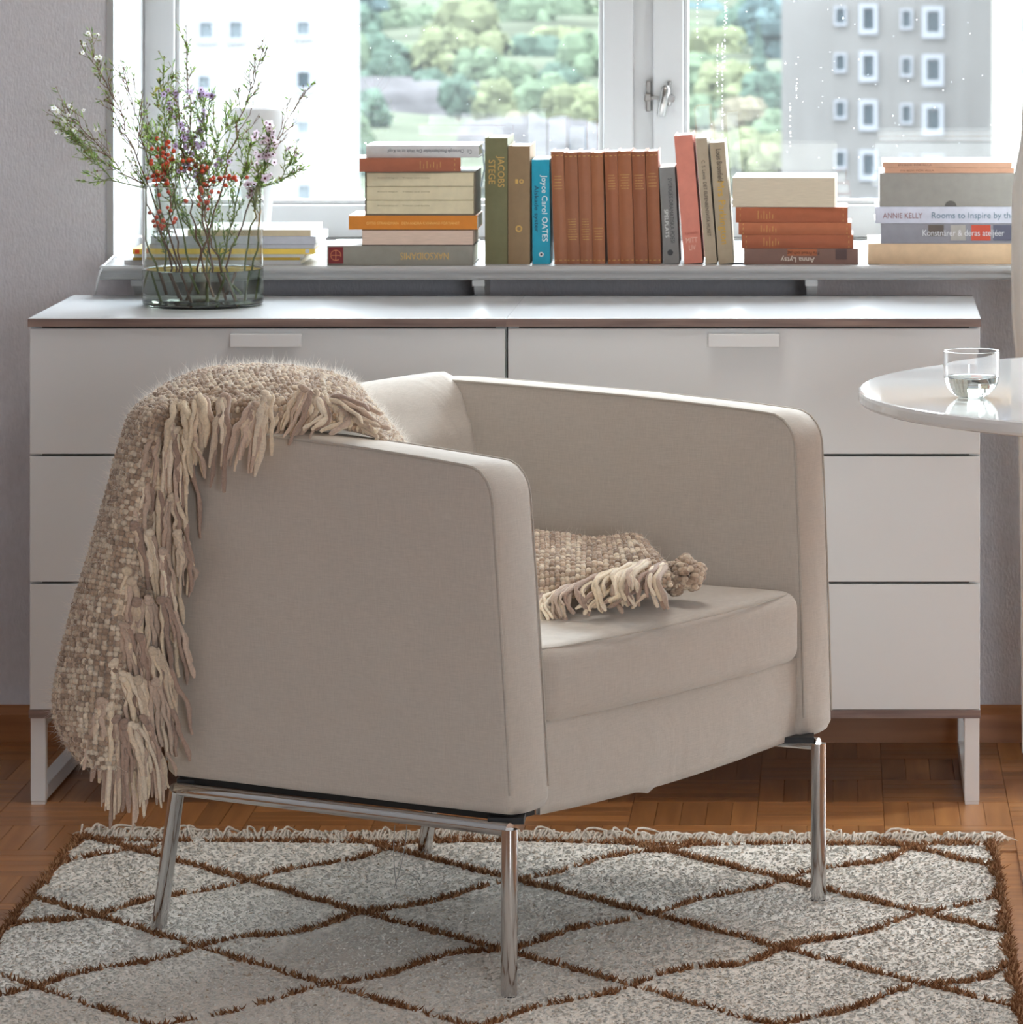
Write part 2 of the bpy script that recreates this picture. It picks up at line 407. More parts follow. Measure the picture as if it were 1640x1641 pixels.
# added ceiling lamp, out of the frame, to brighten the rug from above
cl = empty('added_ceiling_lamp', (-.35, 7.75, ZC), 'added round ceiling lamp above the armchair, unseen fill light', 'lamp')
MB().lathe([(0, 0), (.16, 0), (.16, -.025), (0, -.025)], k=40).build('ceiling_plate', M['white_metal'], cl, smooth=True)
MB().lathe([(.30, -.025), (.31, -.03), (.31, -.07), (.30, -.075), (0, -.075), (0, -.028)], k=60).build('lamp_shade', M['lamp_white'], cl, smooth=True)
ll = bpy.data.lights.new('added_ceiling_light', 'AREA'); ll.shape = 'DISK'; ll.size = .6; ll.energy = 9; ll.color = (1, .96, .90)
lo = bpy.data.objects.new('added_ceiling_light', ll); COL.objects.link(lo); lo.location = (-.35, 7.75, ZC-.08)
# window: frame, two sashes, panes
win = empty('window_1', (0, 0, 0), kind='structure')
mb = MB()
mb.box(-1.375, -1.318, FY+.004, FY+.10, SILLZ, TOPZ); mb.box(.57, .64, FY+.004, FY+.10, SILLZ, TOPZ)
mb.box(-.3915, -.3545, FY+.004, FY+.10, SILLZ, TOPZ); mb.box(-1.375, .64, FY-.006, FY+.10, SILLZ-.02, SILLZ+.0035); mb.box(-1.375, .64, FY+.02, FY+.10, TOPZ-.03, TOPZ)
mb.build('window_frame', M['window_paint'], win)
def sash(x0, x1, nm):
    z0, z1 = SILLZ+.004, TOPZ-.02; sw = .058; bw = .062
    mb = MB()
    for (a, b, c, d) in ((x0, x0+sw, z0, z1), (x1-sw, x1, z0, z1), (x0+sw, x1-sw, z0, z0+bw), (x0+sw, x1-sw, z1-bw, z1)):
        mb.bbox(a, b, FY-.012, FY+.055, c, d, .003, 2)
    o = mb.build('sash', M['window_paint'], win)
    # stepped glazing bead
    mb = MB(); g = .009
    for (a, b, c, d) in ((x0+sw, x0+sw+g, z0+bw, z1-bw), (x1-sw-g, x1-sw, z0+bw, z1-bw), (x0+sw, x1-sw, z0+bw, z0+bw+g), (x0+sw, x1-sw, z1-bw-g, z1-bw)):
        mb.bbox(a, b, FY+.004, FY+.05, c, d, .002, 1)
    mb.build('glazing_bead', M['window_paint'], o)
    p = MB().box(x0+sw, x1-sw, FY+.022, FY+.026, z0+bw, z1-bw).build('pane', M['pane'], o)
    return o
s1 = sash(-1.3245, -.3915, 'l'); s2 = sash(-.3545, .575, 'r')
# rain drops on the panes
def drops(sx0, sx1, n, par, streak):
    mb = MB()
    for i in range(n):
        x = random.uniform(sx0, sx1); z = random.uniform(.95, 1.42)
        r = random.choice([.0004, .0005, .0007, .0009]) if random.random() < .96 else .0013
        mb.ball((x, FY+.0215, z), (r, r*.4, r*1.25), 6, 4)
    for i in range(streak):
        x = random.uniform(sx0, sx0+.2); z = random.uniform(1.1, 1.5)
        for k in range(random.randint(6, 26)):
            z -= random.uniform(.004, .012); r = random.uniform(.0006, .0013)
            mb.ball((x+random.uniform(-.0008, .0008), FY+.0215, z), (r, r*.4, r*1.6), 6, 4)
    tag(mb.build('rain_drops', M['clear'], par, smooth=True), kind='stuff')
drops(-1.25, -.46, 60, s1, 0); drops(-.28, .40, 120, s2, 9)
# casement fastener on the right sash
mb = MB()
c = P(1073, 150, FY-.014)
mb.bbox(c.x-.004, c.x+.004, FY-.020, FY-.012, c.z-.024, c.z+.024, .003, 2)
c2 = P(1076, 158, FY-.03); mb.tube([(c2.x, FY-.012, c2.z), (c2.x, FY-.040, c2.z)], .0075, 12)
hp = mb.build('window_fastener', M['oldchrome'], s2, smooth=True)
mb = MB(); a = P(1068, 137, FY-.045); b = P(1059, 187, FY-.045)
mb.tube([a, a.lerp(b, .1), a.lerp(b, .5), a.lerp(b, .95), b], [.004, .0085, .0085, .0078, .006], 12)
mb.build('handle', M['chrome'], hp, smooth=True) if False else mb.build('lever', M['oldchrome'], s2, smooth=True)
mb = MB(); c = P(1039, 155, FY)
mb.bbox(c.x-.004, c.x+.006, FY-.010, FY+.006, c.z-.028, c.z+.03, .002, 1); mb.bbox(c.x-.006, c.x+.007, FY-.022, FY, c.z-.008, c.z+.006, .002, 1); mb.box(c.x, c.x+.02, FY-.02, FY-.012, c.z-.005, c.z+.001)
mb.build('keeper', M['dullmetal'], win)
mb = MB(); a = P(224, 98, FY-.004)
mb.bbox(a.x-.009, a.x+.009, FY-.008, FY+.004, a.z-.19, a.z, .002, 1)
mb.build('hinge_cover', M['window_paint'], win)
mb = MB(); mb.box(a.x-.0105, a.x-.009, FY-.006, FY+.004, a.z-.19, a.z); mb.box(a.x+.009, a.x+.0102, FY-.006, FY+.004, a.z-.19, a.z)
mb.build('hinge_shadow_gap', M['black'], win)

# balcony door added outside the frame to light the rug and the chair
bd = empty('added_door_1', (1.8, WY, 0), kind='structure')
mb = MB()
for (a, b, c, d) in ((1.15, 1.24, .06, 2.33), (2.36, 2.45, .06, 2.33), (1.24, 2.36, .06, .16), (1.24, 2.36, 2.25, 2.33), (1.77, 1.83, .16, 2.25)): mb.box(a, b, WY+.06, WY+.12, c, d)
mb.build('added_door_frame', M['window_paint'], bd, origin=(1.8, WY, 0))
MB().box(1.24, 2.36, WY+.088, WY+.092, .16, 2.25).build('pane', M['pane'], bd, origin=(1.8, WY, 0))
# sill with nosing, vents, brackets
SF = 8.70; SX0 = (159-VX)/F*SF; SX1 = .80
mb = MB()
mb.prism([(SF+.006, SILLZ), (SF+.001, SILLZ-.004), (SF, SILLZ-.008), (SF+.002, SILLZ-.012), (SF+.005, SILLZ-.013), (SF+.005, SILLZ-.020), (SF+.008, SILLZ-.024), (SF+.012, SILLZ-.025), (WY+.02, SILLZ-.025), (WY+.02, SILLZ)], 'x', SX0, SX1)
mb.box(NX0+.0005, NX1-.0005, WY+.02, FY+.03, SILLZ-.025, SILLZ)
sill = struct('trim_4', mb, M['window_paint'])
mb = MB()
for xc in (1181, 1383, 1200):
    for k in range(5):
        X = (xc-VX)/F*8.76; mb.box(X-.030, X+.030, 8.735+k*.010, 8.739+k*.010, SILLZ-.001, SILLZ+.0004)
mb.build('vent_slots', M['dullmetal'], sill)
for px in (768, 1301, 222):
    X = (px-VX)/F*8.74
    mb = MB(); mb.box(X-.011, X+.011, 8.725, WY, SILLZ-.037, SILLZ-.025); mb.prism([(8.735, SILLZ-.037), (WY, SILLZ-.037), (WY, SILLZ-.15), (WY-.02, SILLZ-.15)], 'x', X-.009, X+.009)
    mb.build('bracket', M['white_metal'], sill)

# ================================================================== OUTSIDE
def far(px, py, D): return P(px, py, D)
M['bld_white'] = mat('white render', (.14, .14, .138), .9, noise_amt=.04, noise_scale=.3, spec=0)
M['bld_grey'] = mat('grey brown render', (.058, .055, .053), .9, noise_amt=.10, noise_scale=.15, spec=0)
M['bld_cream_sunlit'] = mat('sunlit cream render', (.15, .14, .125), .9, spec=0)  # sunlight on this wall is put into its paler colour
M['bwin'] = mat('dark window pane', (.012, .018, .022), .3, spec=0)
M['bwin_l'] = mat('pale window pane', (.045, .054, .060), .4, spec=0)
M['frame_w'] = mat('white window surround', (.10, .104, .115), .7, spec=0)
M['rock'] = mat('grey rock', (.027, .0255, .0265), .95, noise_amt=.35, noise_scale=.12, bump=1, bump_scale=.5, spec=0)
M['grass'] = mat('meadow grass', (.026, .029, .021), .95, noise_amt=.4, noise_scale=.06, spec=0)
def building(name, x0, x1, ytop, ybot, D, depth, wallm, label, wins, roof=True):
    a = far(x0, ytop, D); b = far(x1, ybot, D)
    root = empty(name, (a.x, D, -60), label, 'building')
    MB().box(a.x, b.x, D, D+depth, -60, a.z).build('wall', wallm, root, origin=(a.x, D, -60))
    MB().box(a.x-.4, b.x+.4, D-.4, D+depth+.4, a.z, a.z+.5).build('roof', M['frame_w'], root, origin=(a.x, D, -60))
    for (wx0, wx1, wy0, wy1, kind) in wins:
        p = far(wx0, wy0, D); q = far(wx1, wy1, D); t = .16*(q.x-p.x) if kind == 'small' else .22*(q.x-p.x)
        mb = MB()
        e = .25
        mb.box(p.x, q.x, D-e, D+.02, p.z-t, p.z); mb.box(p.x, q.x, D-e, D+.02, q.z, q.z+t*1.3)
        mb.box(p.x, p.x+t, D-e, D+.02, q.z+t*1.3, p.z-t); mb.box(q.x-t, q.x, D-e, D+.02, q.z+t*1.3, p.z-t)
        f = mb.build('window', M['frame_w'], root, origin=(a.x, D, -60))
        pm = M['bwin'] if kind != 'pale' else M['bwin_l']
        MB().box(p.x+t, q.x-t, D-.08, D+.01, q.z, p.z-t).build('pane', pm, f, origin=(a.x, D, -60))
    return root
D1 = 290
W = []
for r, (sy, ly) in enumerate(((-65, -70), (10, 6), (85, 82), (160, 160), (240, 240), (318, 318))):
    W.append((1337, 1357, sy, sy+31, 'small')); W.append((1377, 1407, ly, ly+49, 'big'))
    W.append((1443, 1463, sy+3+r, sy+36+r, 'small')); W.append((1478, 1513, ly+3+r, ly+54+r, 'big'))
building('apartment_building', 1253, 1600, -330, 700, D1, 14, M['bld_grey'], 'grey-brown apartment block with white-framed windows seen through the right pane', W)
building('apartment_building', 1603, 1900, -400, 700, 270, 14, M['bld_cream_sunlit'], 'cream wall of the apartment block at the right edge beyond the window, sunlight put into its colour', [(1632, 1668, 98, 140, 'big'), (1632, 1668, 20, 62, 'big')])
W = [(313, 349, 28, 70, 'pale'), (362, 395, 28, 70, 'pale'), (470, 503, 28, 64, 'pale'), (470, 504, 108, 149, 'big'), (313, 343, 116, 150, 'pale'), (470, 502, 188, 222, 'pale'), (472, 504, 290, 330, 'pale'), (362, 395, -50, -12, 'pale'), (313, 349, -50, -12, 'pale')]
building('apartment_building', 120, 535, -300, 700, 300, 16, M['bld_white'], 'white apartment block with square windows filling the left pane behind the flowers', W)
building('apartment_building', 575, 657, -300, 38, 1150, 10, M['bld_white'], 'distant white house front above the trees at the top of the left pane', [])
# terrain: a slope that climbs away from the houses, then a long wooded ridge
def terr(x, y):
    t = (y-330)/900.0
    z = -19.5+8*max(0, t)
    z += 3.0*noise.noise(Vector((x*.02, y*.012, 3)))
    return z
mb = MB(); nx, ny = 60, 50; vs = []; fs = []
for j in range(ny+1):
    y = 320+(j/ny)**1.6*1500
    for i in range(nx+1):
        x = -260+i*460/nx; x = x*(1 if y < 700 else y/700); vs.append((x, y, terr(x, y)))
for j in range(ny):
    for i in range(nx):
        a = j*(nx+1)+i; fs.append((a, a+1, a+nx+2, a+nx+1))
mb.add(vs, fs); hs = mb.build('ground', M['grass'], smooth=True); hs['kind'] = 'structure'
mb = MB(); mb.box(-900, 900, 10, 330, -62, -60); g = mb.build('ground', M['grass']); g['kind'] = 'structure'
mb = MB(); vs = []; fs = []
for i in range(81):
    x = -900+i*22.5; h = 40+30*noise.noise(Vector((i*.13, 0, 5)))+8*noise.noise(Vector((i*.6, 2, 5)))
    vs += [(x, 2200, -60), (x, 2230, h), (x, 2400, h*.8)]
for i in range(80):
    for k in range(2): a = i*3+k; fs.append((a, a+3, a+4, a+1))
mb.add(vs, fs); rd = mb.build('ground', mat('far wooded ridge', (.026, .038, .040), 1, noise_amt=.3, noise_scale=.02, spec=0), smooth=True); rd['kind'] = 'structure'
# bare rock faces
def rock(cx, cy, cw, ch, D, seed, label):
    c = far(cx, cy, D); s = D/F; mb = MB(); vs = []; fs = []; nu, nv = 40, 14
    for j in range(nv+1):
        for i in range(nu+1):
            u = i/nu; v = j/nv
            X = (u-.5)*cw*s; Z = (v-.5)*ch*s
            prof = math.sin(PI*min(1, max(0, u)))**.5
            Zt = Z*(.5+.5*prof)+ (.5-u)*ch*s*.35
            Y = 6*v**1.5*s*20+s*25*noise.noise(Vector((u*5+seed, v*3, 1)))
            vs.append((c.x+X, D+Y, c.z+Zt+s*8*noise.noise(Vector((u*9, v*6, seed)))))
    for j in range(nv):
        for i in range(nu): a = j*(nu+1)+i; fs.append((a, a+1, a+nu+2, a+nu+1))
    n0 = len(vs)
    vs2 = [(v[0], v[1]+30, v[2]-1) for v in vs]; nn = len(vs)
    fs2 = [tuple(k+nn for k in reversed(f)) for f in fs]
    rim = [i for i in range(nu+1)]+[j*(nu+1)+nu for j in range(1, nv+1)]+[nv*(nu+1)+i for i in range(nu-1, -1, -1)]+[j*(nu+1) for j in range(nv-1, 0, -1)]
    fs3 = [(rim[k], rim[k]+nn, rim[(k+1) % len(rim)]+nn, rim[(k+1) % len(rim)]) for k in range(len(rim))]
    mb.add(vs+vs2, fs+fs2+fs3)
    tag(mb.build('rock_outcrop', M['rock'], origin=tuple(c), loc=c), label, 'rock')
rock(690, 195, 380, 120, 470, 1, 'long pale grey rock face below the trees in the left pane')
rock(860, 232, 260, 60, 350, 9, 'low grey rock ledge behind the standing olive and tan books')
# trees
def crown_mesh(seed, nblob=30, leaf=260):
    random.seed(seed); mb = MB()
    for i in range(nblob):
        a = random.uniform(0, 2*PI); h = random.uniform(-.75, .9); rr = math.sqrt(max(0, 1-h*h))*random.uniform(.4, .85)
        mb.cc = (1, 1, 1) if i else (.99, .99, .99)
        g = random.uniform(.7, 1.25); mb.cc = (g, g, g*.95)
        mb.ball((rr*math.cos(a), rr*math.sin(a), h*.85), random.uniform(.28, .5), 7, 5, jit=.22)
    for i in range(leaf):
        v = Vector((random.gauss(0, 1), random.gauss(0, 1), random.gauss(0, 1))).normalized()*random.uniform(.85, 1.18)
        t = Vector((random.uniform(-1, 1), random.uniform(-1, 1), random.uniform(-1, 1)))*.09; t2 = v.cross(t).normalized()*.07
        g = random.uniform(.8, 1.4); mb.cc = (g, g, g*.9)
        mb.add([v-t, v+t2, v+t, v-t2], [(0, 1, 2, 3)])
    o = mb.build('crown', M['black']); me = o.data; bpy.data.objects.remove(o); return me
crowns = [crown_mesh(s) for s in (1, 2, 3, 4)]
conif = MB(); random.seed(3)
for k in range(9):
    z = -1+k*.23; r = .62*(1-k/9.5); g = random.uniform(.7, 1.2); conif.cc = (g, g, g)
    vs = [(0, 0, z+.5)]; n = 11
    for j in range(n): a = 2*PI*j/n+k; q = r*random.uniform(.7, 1.2); vs.append((q*math.cos(a), q*math.sin(a), z+random.uniform(-.08, .06)))
    conif.add(vs, [(0, 1+j, 1+(j+1) % n) for j in range(n)])
o = conif.build('crown', M['black']); conif = o.data; bpy.data.objects.remove(o)
trunk = MB().tube([(0, 0, -2.2), (0, 0, -1), (0, 0, .2)], [.14, .10, .05], 7).build('trunk', M['black']); trunk_me = trunk.data; bpy.data.objects.remove(trunk)
trunk_me.materials.clear(); trunk_me.materials.append(mat('bark', (.14, .10, .08), .9))
tcols = {'dark': (.021, .031, .025), 'mid': (.030, .040, .027), 'yellow': (.042, .047, .028), 'blue': (.026, .038, .041), 'ochre': (.050, .045, .034)}
words = {'dark': 'dark green', 'mid': 'mid green', 'yellow': 'yellow-green', 'blue': 'blue-green', 'ochre': 'ochre'}
tmesh = {}
for k, c in tcols.items():
    mm = mat('foliage '+k, c, .9, spec=0, vcol=True, noise_amt=.2, noise_scale=2)
    for i, me in enumerate(crowns+[conif]):
        m2 = me.copy(); m2.materials.clear(); m2.materials.append(mm); tmesh[(k, i)] = m2
tl = []   # px, py, width px, D, kind
random.seed(21)
L_ = [(560, 60, 80, 620, 'dark'), (545, 130, 90, 520, 'mid'), (575, 190, 80, 440, 'dark'), (600, 110, 90, 560, 'dark'), (548, 230, 70, 410, 'mid'), (640, 70, 80, 700, 'mid'), (620, 140, 60, 500, 'dark'),
 (660, 120, 80, 580, 'mid'), (700, 60, 80, 720, 'mid'), (720, 110, 90, 560, 'yellow'), (690, 150, 50, 480, 'dark'), (750, 70, 90, 640, 'yellow'), (770, 130, 70, 520, 'mid'), (735, 155, 50, 460, 'dark'),
 (800, 100, 80, 600, 'yellow'), (820, 150, 70, 500, 'mid'), (845, 60, 90, 700, 'mid'), (860, 110, 80, 600, 'dark'), (880, 180, 90, 470, 'mid'), (900, 100, 90, 650, 'yellow'), (930, 60, 90, 740, 'mid'),
 (950, 130, 90, 560, 'mid'), (920, 190, 80, 460, 'yellow'), (960, 200, 70, 430, 'yellow'), (790, 170, 60, 450, 'yellow'), (730, 15, 80, 900, 'blue'), (790, 25, 70, 880, 'dark'), (850, 10, 90, 950, 'blue'), (920, 10, 80, 920, 'blue'), (690, 15, 60, 900, 'blue'),
 (580, 10, 60, 800, 'blue'), (625, 30, 50, 820, 'mid'), (550, 290, 80, 380, 'dark'), (900, 150, 60, 520, 'dark'), (840, 230, 60, 400, 'ochre'), (990, 250, 80, 380, 'mid'),
 (1120, 50, 80, 800, 'blue'), (1160, 20, 80, 850, 'blue'), (1200, 60, 80, 650, 'dark'), (1235, 40, 80, 600, 'blue'), (1215, 110, 90, 500, 'dark'), (1150, 100, 80, 620, 'yellow'), (1120, 150, 80, 520, 'mid'),
 (1170, 160, 90, 460, 'yellow'), (1230, 170, 70, 440, 'dark'), (1130, 210, 80, 400, 'mid'), (1190, 215, 80, 390, 'ochre'), (1235, 230, 70, 380, 'mid'), (1245, 275, 70, 340, 'yellow'), (1180, 262, 80, 350, 'yellow'), (1120, 265, 70, 360, 'ochre'), (1100, 90, 70, 700, 'mid')]
for n, (px, py, wd, D, k) in enumerate(L_):
    c = far(px, py, D); r = wd*D/F/2*1.25; i = random.choice([0, 1, 2, 3, 4] if k in ('dark', 'blue') else [0, 1, 2, 3])
    sideword = 'left' if px < 1050 else 'right'
    edges = [(575, 'beside the white block'), (640, 'a little right of the white block'), (700, 'left of the pane middle'), (765, 'at the pane middle'), (830, 'above the olive book'), (890, 'above the teal book'), (1050, 'next to the centre mullion'), (1140, 'just right of the centre mullion'), (1205, 'above the leaning beige books'), (1300, 'touching the grey block')]
    where = next(w_ for e_, w_ in edges if px <= e_); hgt = 'on the skyline' if py < 45 else 'high up' if py < 90 else 'mid-height' if py < 140 else 'lower down' if py < 200 else 'lowest'
    root = empty('tree', (c.x, D, c.z-r*2.2), '%s %s %s %s, %s pane' % (words[k], 'conifer' if i == 4 else 'tree', hgt, where, sideword), 'tree', 'trees on the hillside beyond the window')
    cr = add_inst('crown', tmesh[(k, i)], root, (0, 0, r*2.2), (0, 0, random.uniform(0, 6)), (r*random.uniform(.9, 1.2), r, r*random.uniform(.85, 1.25)))
    add_inst('trunk', trunk_me, root, (0, 0, r*2.2), None, (r, r, r))

# ================================================================== CABINETS
YF = 8.27; S0 = YF/F
CX0 = (46.5-VX)*S0; CXM = (812-VX)*S0; CX1 = (1571.5-VX)*S0; YBK = 8.755; CTZ = .817
def cabinet(x0, x1, label):
    cx = (x0+x1)/2; root = empty('chest_of_drawers', (cx, (YF+YBK)/2, 0), label, 'chest of drawers', 'pair of low chests under the window'); org = (cx, (YF+YBK)/2, 0)
    B = lambda mb, n, m, par=None, **k: mb.build(n, m, par or root, origin=org, **k)
    zt = CTZ-.0145; zb = .160
    mb = MB(); mb.mi = 0; mb.bbox(x0-.001, x1+.001, YF-.004, YBK, zt+.001, CTZ, .0012, 1)
    tp = B(mb, 'top_panel', M['white_top'])
    B(MB().box(x0-.0015, x1+.0015, YF-.0055, YF-.0035, zt, CTZ-.0012), 'edge_band', M['ash_edge'], tp)
    mb = MB(); mb.box(x0, x0+.018, YF+.018, YBK, zb, zt); mb.box(x1-.018, x1, YF+.018, YBK, zb, zt); mb.box(x0, x1, YBK-.006, YBK, zb, zt); mb.box(x0+.018, x1-.018, YF+.04, YBK-.006, zb, zb+.016)
    B(mb, 'carcass', M['white_lacquer'])
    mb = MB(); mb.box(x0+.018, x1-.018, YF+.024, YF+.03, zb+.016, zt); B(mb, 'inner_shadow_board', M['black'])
    mb = MB(); mb.bbox(x0, x1, YF+.0005, YBK, zb-.0145, zb-.0005, .001, 1); bp = B(mb, 'bottom_panel', M['white_lacquer'])
    B(MB().box(x0-.0005, x1+.0005, YF-.001, YF+.0005, zb-.0145, zb-.0005), 'edge_band', M['ash_edge'], bp)
    zz = [zt-.0035]; h = (zt-.0035-zb-2*.004)/3
    for k in range(3):
        z1 = zz[0]-k*(h+.004); z0 = z1-h
        mb = MB(); mb.bbox(x0+.0012, x1-.0012, YF, YF+.018, z0, z1, .0009, 1)
        dr = B(mb, 'drawer', M['white_lacquer'])
        if k == 0 or True:
            hx = ((x0+x1)/2)
            hx = P(427.5 if x0 < -1 else 1193, 543, YF).x if k == 0 else hx-.0
            w2 = .0595
            if k == 0:
                mb = MB(); mb.bbox(hx-w2, hx+w2, YF-.017, YF-.0145, z1-.0295, z1-.008, .0008, 1); mb.bbox(hx-w2, hx+w2, YF-.0145, YF, z1-.0115, z1-.008, .0008, 1)
                B(mb, 'handle', M['white_metal'], dr)
    for (a, b) in ((x0+.002, x0+.027), (x1-.0265, x1-.0015)):
        mb = MB(); mb.bbox(a, b, YF+.004, YF+.026, .005, zb-.0145, .0012, 1); mb.bbox(a, b, YBK-.03, YBK-.008, .005, zb-.0145, .0012, 1); mb.bbox(a, b, YF+.026, YBK-.03, .005, .030, .0012, 1)
        mb.bbox(a, b, YF+.026, YBK-.03, zb-.030, zb-.0145, .0012, 1)
        lg = B(mb, 'leg_frame', M['white_metal'])
        mb = MB(); mb.box(a+.001, b-.001, YF+.005, YF+.025, 0, .0048); mb.box(a+.001, b-.001, YBK-.029, YBK-.009, 0, .0048); B(mb, 'foot_pad', M['white_paint'], lg)
    return root
cabinet(CX0, CXM-.0013, 'white three-drawer chest under the glass vase, left of the pair')
cabinet(CXM+.0013, CX1, 'white three-drawer chest behind the round table, right of the pair')

# ================================================================== BOOKS
texts = []
def text(body, parent, loc, rot, wfit, hfit, m):
    c = bpy.data.curves.new('lettering', 'FONT'); c.body = body; c.size = .01; c.extrude = .00005; c.resolution_u = 3
    c.align_x = 'CENTER'; c.align_y = 'CENTER'
    o = bpy.data.objects.new('lettering', c); COL.objects.link(o); o.parent = parent; o.location = loc; o.rotation_euler = rot
    c.materials.append(m); texts.append((o, wfit, hfit)); return o
def book_mesh(T, H, Dp, rounded=.0, cover=.002, over=.003, face='spine'):
    """local frame: x thickness 0..T, y 0..Dp (0 = spine), z height 0..H"""
    c = MB(); n = 8
    # spine with boards as one shell profile in xy
    outer = []; inner = []
    for i in range(n+1):
        t = i/n; outer.append((T*t, -rounded*math.sin(PI*t)))
        inner.append((cover+(T-2*cover)*t, cover-rounded*math.sin(PI*t)))
    prof_o = [(0, Dp)]+outer+[(T, Dp)]
    prof_i = [(cover, Dp)]+inner+[(T-cover, Dp)]
    N = len(prof_o); vs = []
    for z in (0, H):
        vs += [(x, y, z) for x, y in prof_o]+[(x, y, z) for x, y in prof_i]
    fs = []
    for i in range(N-1):
        fs += [(i, i+1, 2*N+i+1, 2*N+i), (N+i+1, N+i, 3*N+i, 3*N+i+1), (i+1, i, N+i, N+i+1), (2*N+i, 2*N+i+1, 3*N+i+1, 3*N+i)]
    fs += [(0, 2*N, 3*N, N), (N-1, 2*N-1, 4*N-1, 3*N-1)]
    c.add(vs, fs)
    p = MB(); p.bbox(cover*1.02, T-cover*1.02, cover-rounded*.4, Dp-over, over, H-over, .0006, 1)
    return c, p
def upright(x_bot, x_top, w, ytop, D=8.75, Dp=.145, col=(150, 80, 45), label='', group=None, rounded=.0, name='book', page=None, lines=None, deco=None, rough=.6, cover=.002, over=.003, yb=None):
    """x_bot, x_top: left edge of the spine in the photograph"""
    s = D/F; T = w*s; xb = (x_bot-VX)*s; lean = math.atan2((x_top-x_bot)*s, (CAMZ-(ytop-VY)*s)-SILLZ)
    H = ((CAMZ-(ytop-VY)*s)-SILLZ)/math.cos(lean)
    z0 = SILLZ+(T*math.sin(-lean) if lean < 0 else 0)*0
    root = empty(name, (xb, D, SILLZ+.0002), label, 'book', group, rot=(0, lean, 0))
    if lean < 0:   # leaning to the left: it stands on its right... keep the low corner on the sill
        root.location.z += T*math.sin(-lean)*0+.0
        root.location.z = SILLZ+.0002+abs(T*math.sin(lean))*0
    c, p = book_mesh(T, H, Dp, rounded, cover, over)
    c.build('cover', cmat(col, rough), root, smooth=False); p.build('pages', page or M['paper_white'], root)
    if lines:
        for (z0f, z1f, n, m) in lines:
            mb = MB()
            for i in range(n):
                z = H*(1-(z0f+(z1f-z0f)*(i/(max(1, n-1))))); f = random.uniform(.12, .25) if n > 2 else .06
                y = -rounded*1.0-.00035
                x0, x1 = T*f, T*(1-f)
                hh = .00035 if n > 2 else .0005
                seg = random.choice([1, 1, 3]) if n > 2 else 1
                for k in range(seg):
                    a = x0+(x1-x0)*k/seg; b = x0+(x1-x0)*(k+.8 if seg > 1 else 1)/seg
                    ya = -rounded*math.sin(PI*a/T)-.0003; yb_ = -rounded*math.sin(PI*b/T)-.0003; ym = -rounded*math.sin(PI*(a+b)/2/T)-.0003
                    xm = (a+b)/2
                    mb.add([(a, ya, z-hh), (xm, ym, z-hh), (b, yb_, z-hh), (a, ya, z+hh), (xm, ym, z+hh), (b, yb_, z+hh)], [(0, 1, 4, 3), (1, 2, 5, 4)])
            mb.build('gilt_print', m, root)
    return root, T, H
G = M['gold']; DOWN = (PI/2, PI/2, 0)      # lettering that reads downwards on a standing spine
r, T, H = upright(777.5, 777.5, 36, 221, Dp=.17, col=(112, 110, 78), label='tall olive green cloth book standing left of the tan one', rounded=.001)
text('JACOBS\nSTEGE', r, (T*.5, -.0016, H*.73), DOWN, .055, T*.7, G)
r, T, H = upright(814.5, 814.5, 35, 234, Dp=.16, col=(140, 116, 86), label='faded tan cloth book with a round gilt mark between olive and teal books', rounded=.002)
mb = MB(); mb.lathe([(.0035, 0), (.006, 0)], k=20); o = mb.build('gilt_emblem', G, r); o.rotation_euler = (PI/2, 0, 0); o.location = (T/2, -.0024, H*.30)
mb = MB(); mb.lathe([(.002, 0), (.004, 0)], k=16); mb.box(-.011, -.006, -.004, .004, -.0002, .0002); o = mb.build('gilt_ornament', G, r); o.rotation_euler = (PI/2, 0, 0); o.location = (T*.62, -.0024, H*.70)
r, T, H = upright(854, 852.5, 28, 256, Dp=.125, col=(10, 150, 178), label='teal paperback with white author name on its spine', rough=.4, cover=.0006, over=.0003)
text('Joyce Carol OATES', r, (T*.70, -.0006, H*.53), DOWN, .118, T*.42, ink((235, 245, 245)))
text('Älskade syster', r, (T*.24, -.0006, H*.53), DOWN, .083, T*.36, ink((20, 50, 75)))
mb = MB(); mb.lathe([(0, 0), (.0042, 0)], k=20); o = mb.build('publisher_mark', ink((235, 235, 235)), r); o.rotation_euler = (PI/2, 0, 0); o.location = (T/2, -.0005, .017)
mb = MB(); mb.lathe([(0, 0), (.0022, 0)], k=16); o = mb.build('publisher_mark', ink((30, 40, 60)), r); o.rotation_euler = (PI/2, 0, 0); o.location = (T/2, -.0008, .017)
brown = [(888.7, 882.9, 20.5, 243.5, 0), (908.8, 904.4, 21, 244.5, 1), (930.3, 926.4, 20, 244, 1), (950.8, 947, 19.5, 244.5, 2), (974.6, 968.8, 20.3, 243.8, 3), (995, 989.6, 22, 242.5, 3), (1018, 1012.6, 21, 243.5, 3), (1040, 1034.6, 20, 242.5, 4)]
ords = ['first', 'second', 'third', 'fourth', 'fifth', 'sixth', 'seventh', 'last']
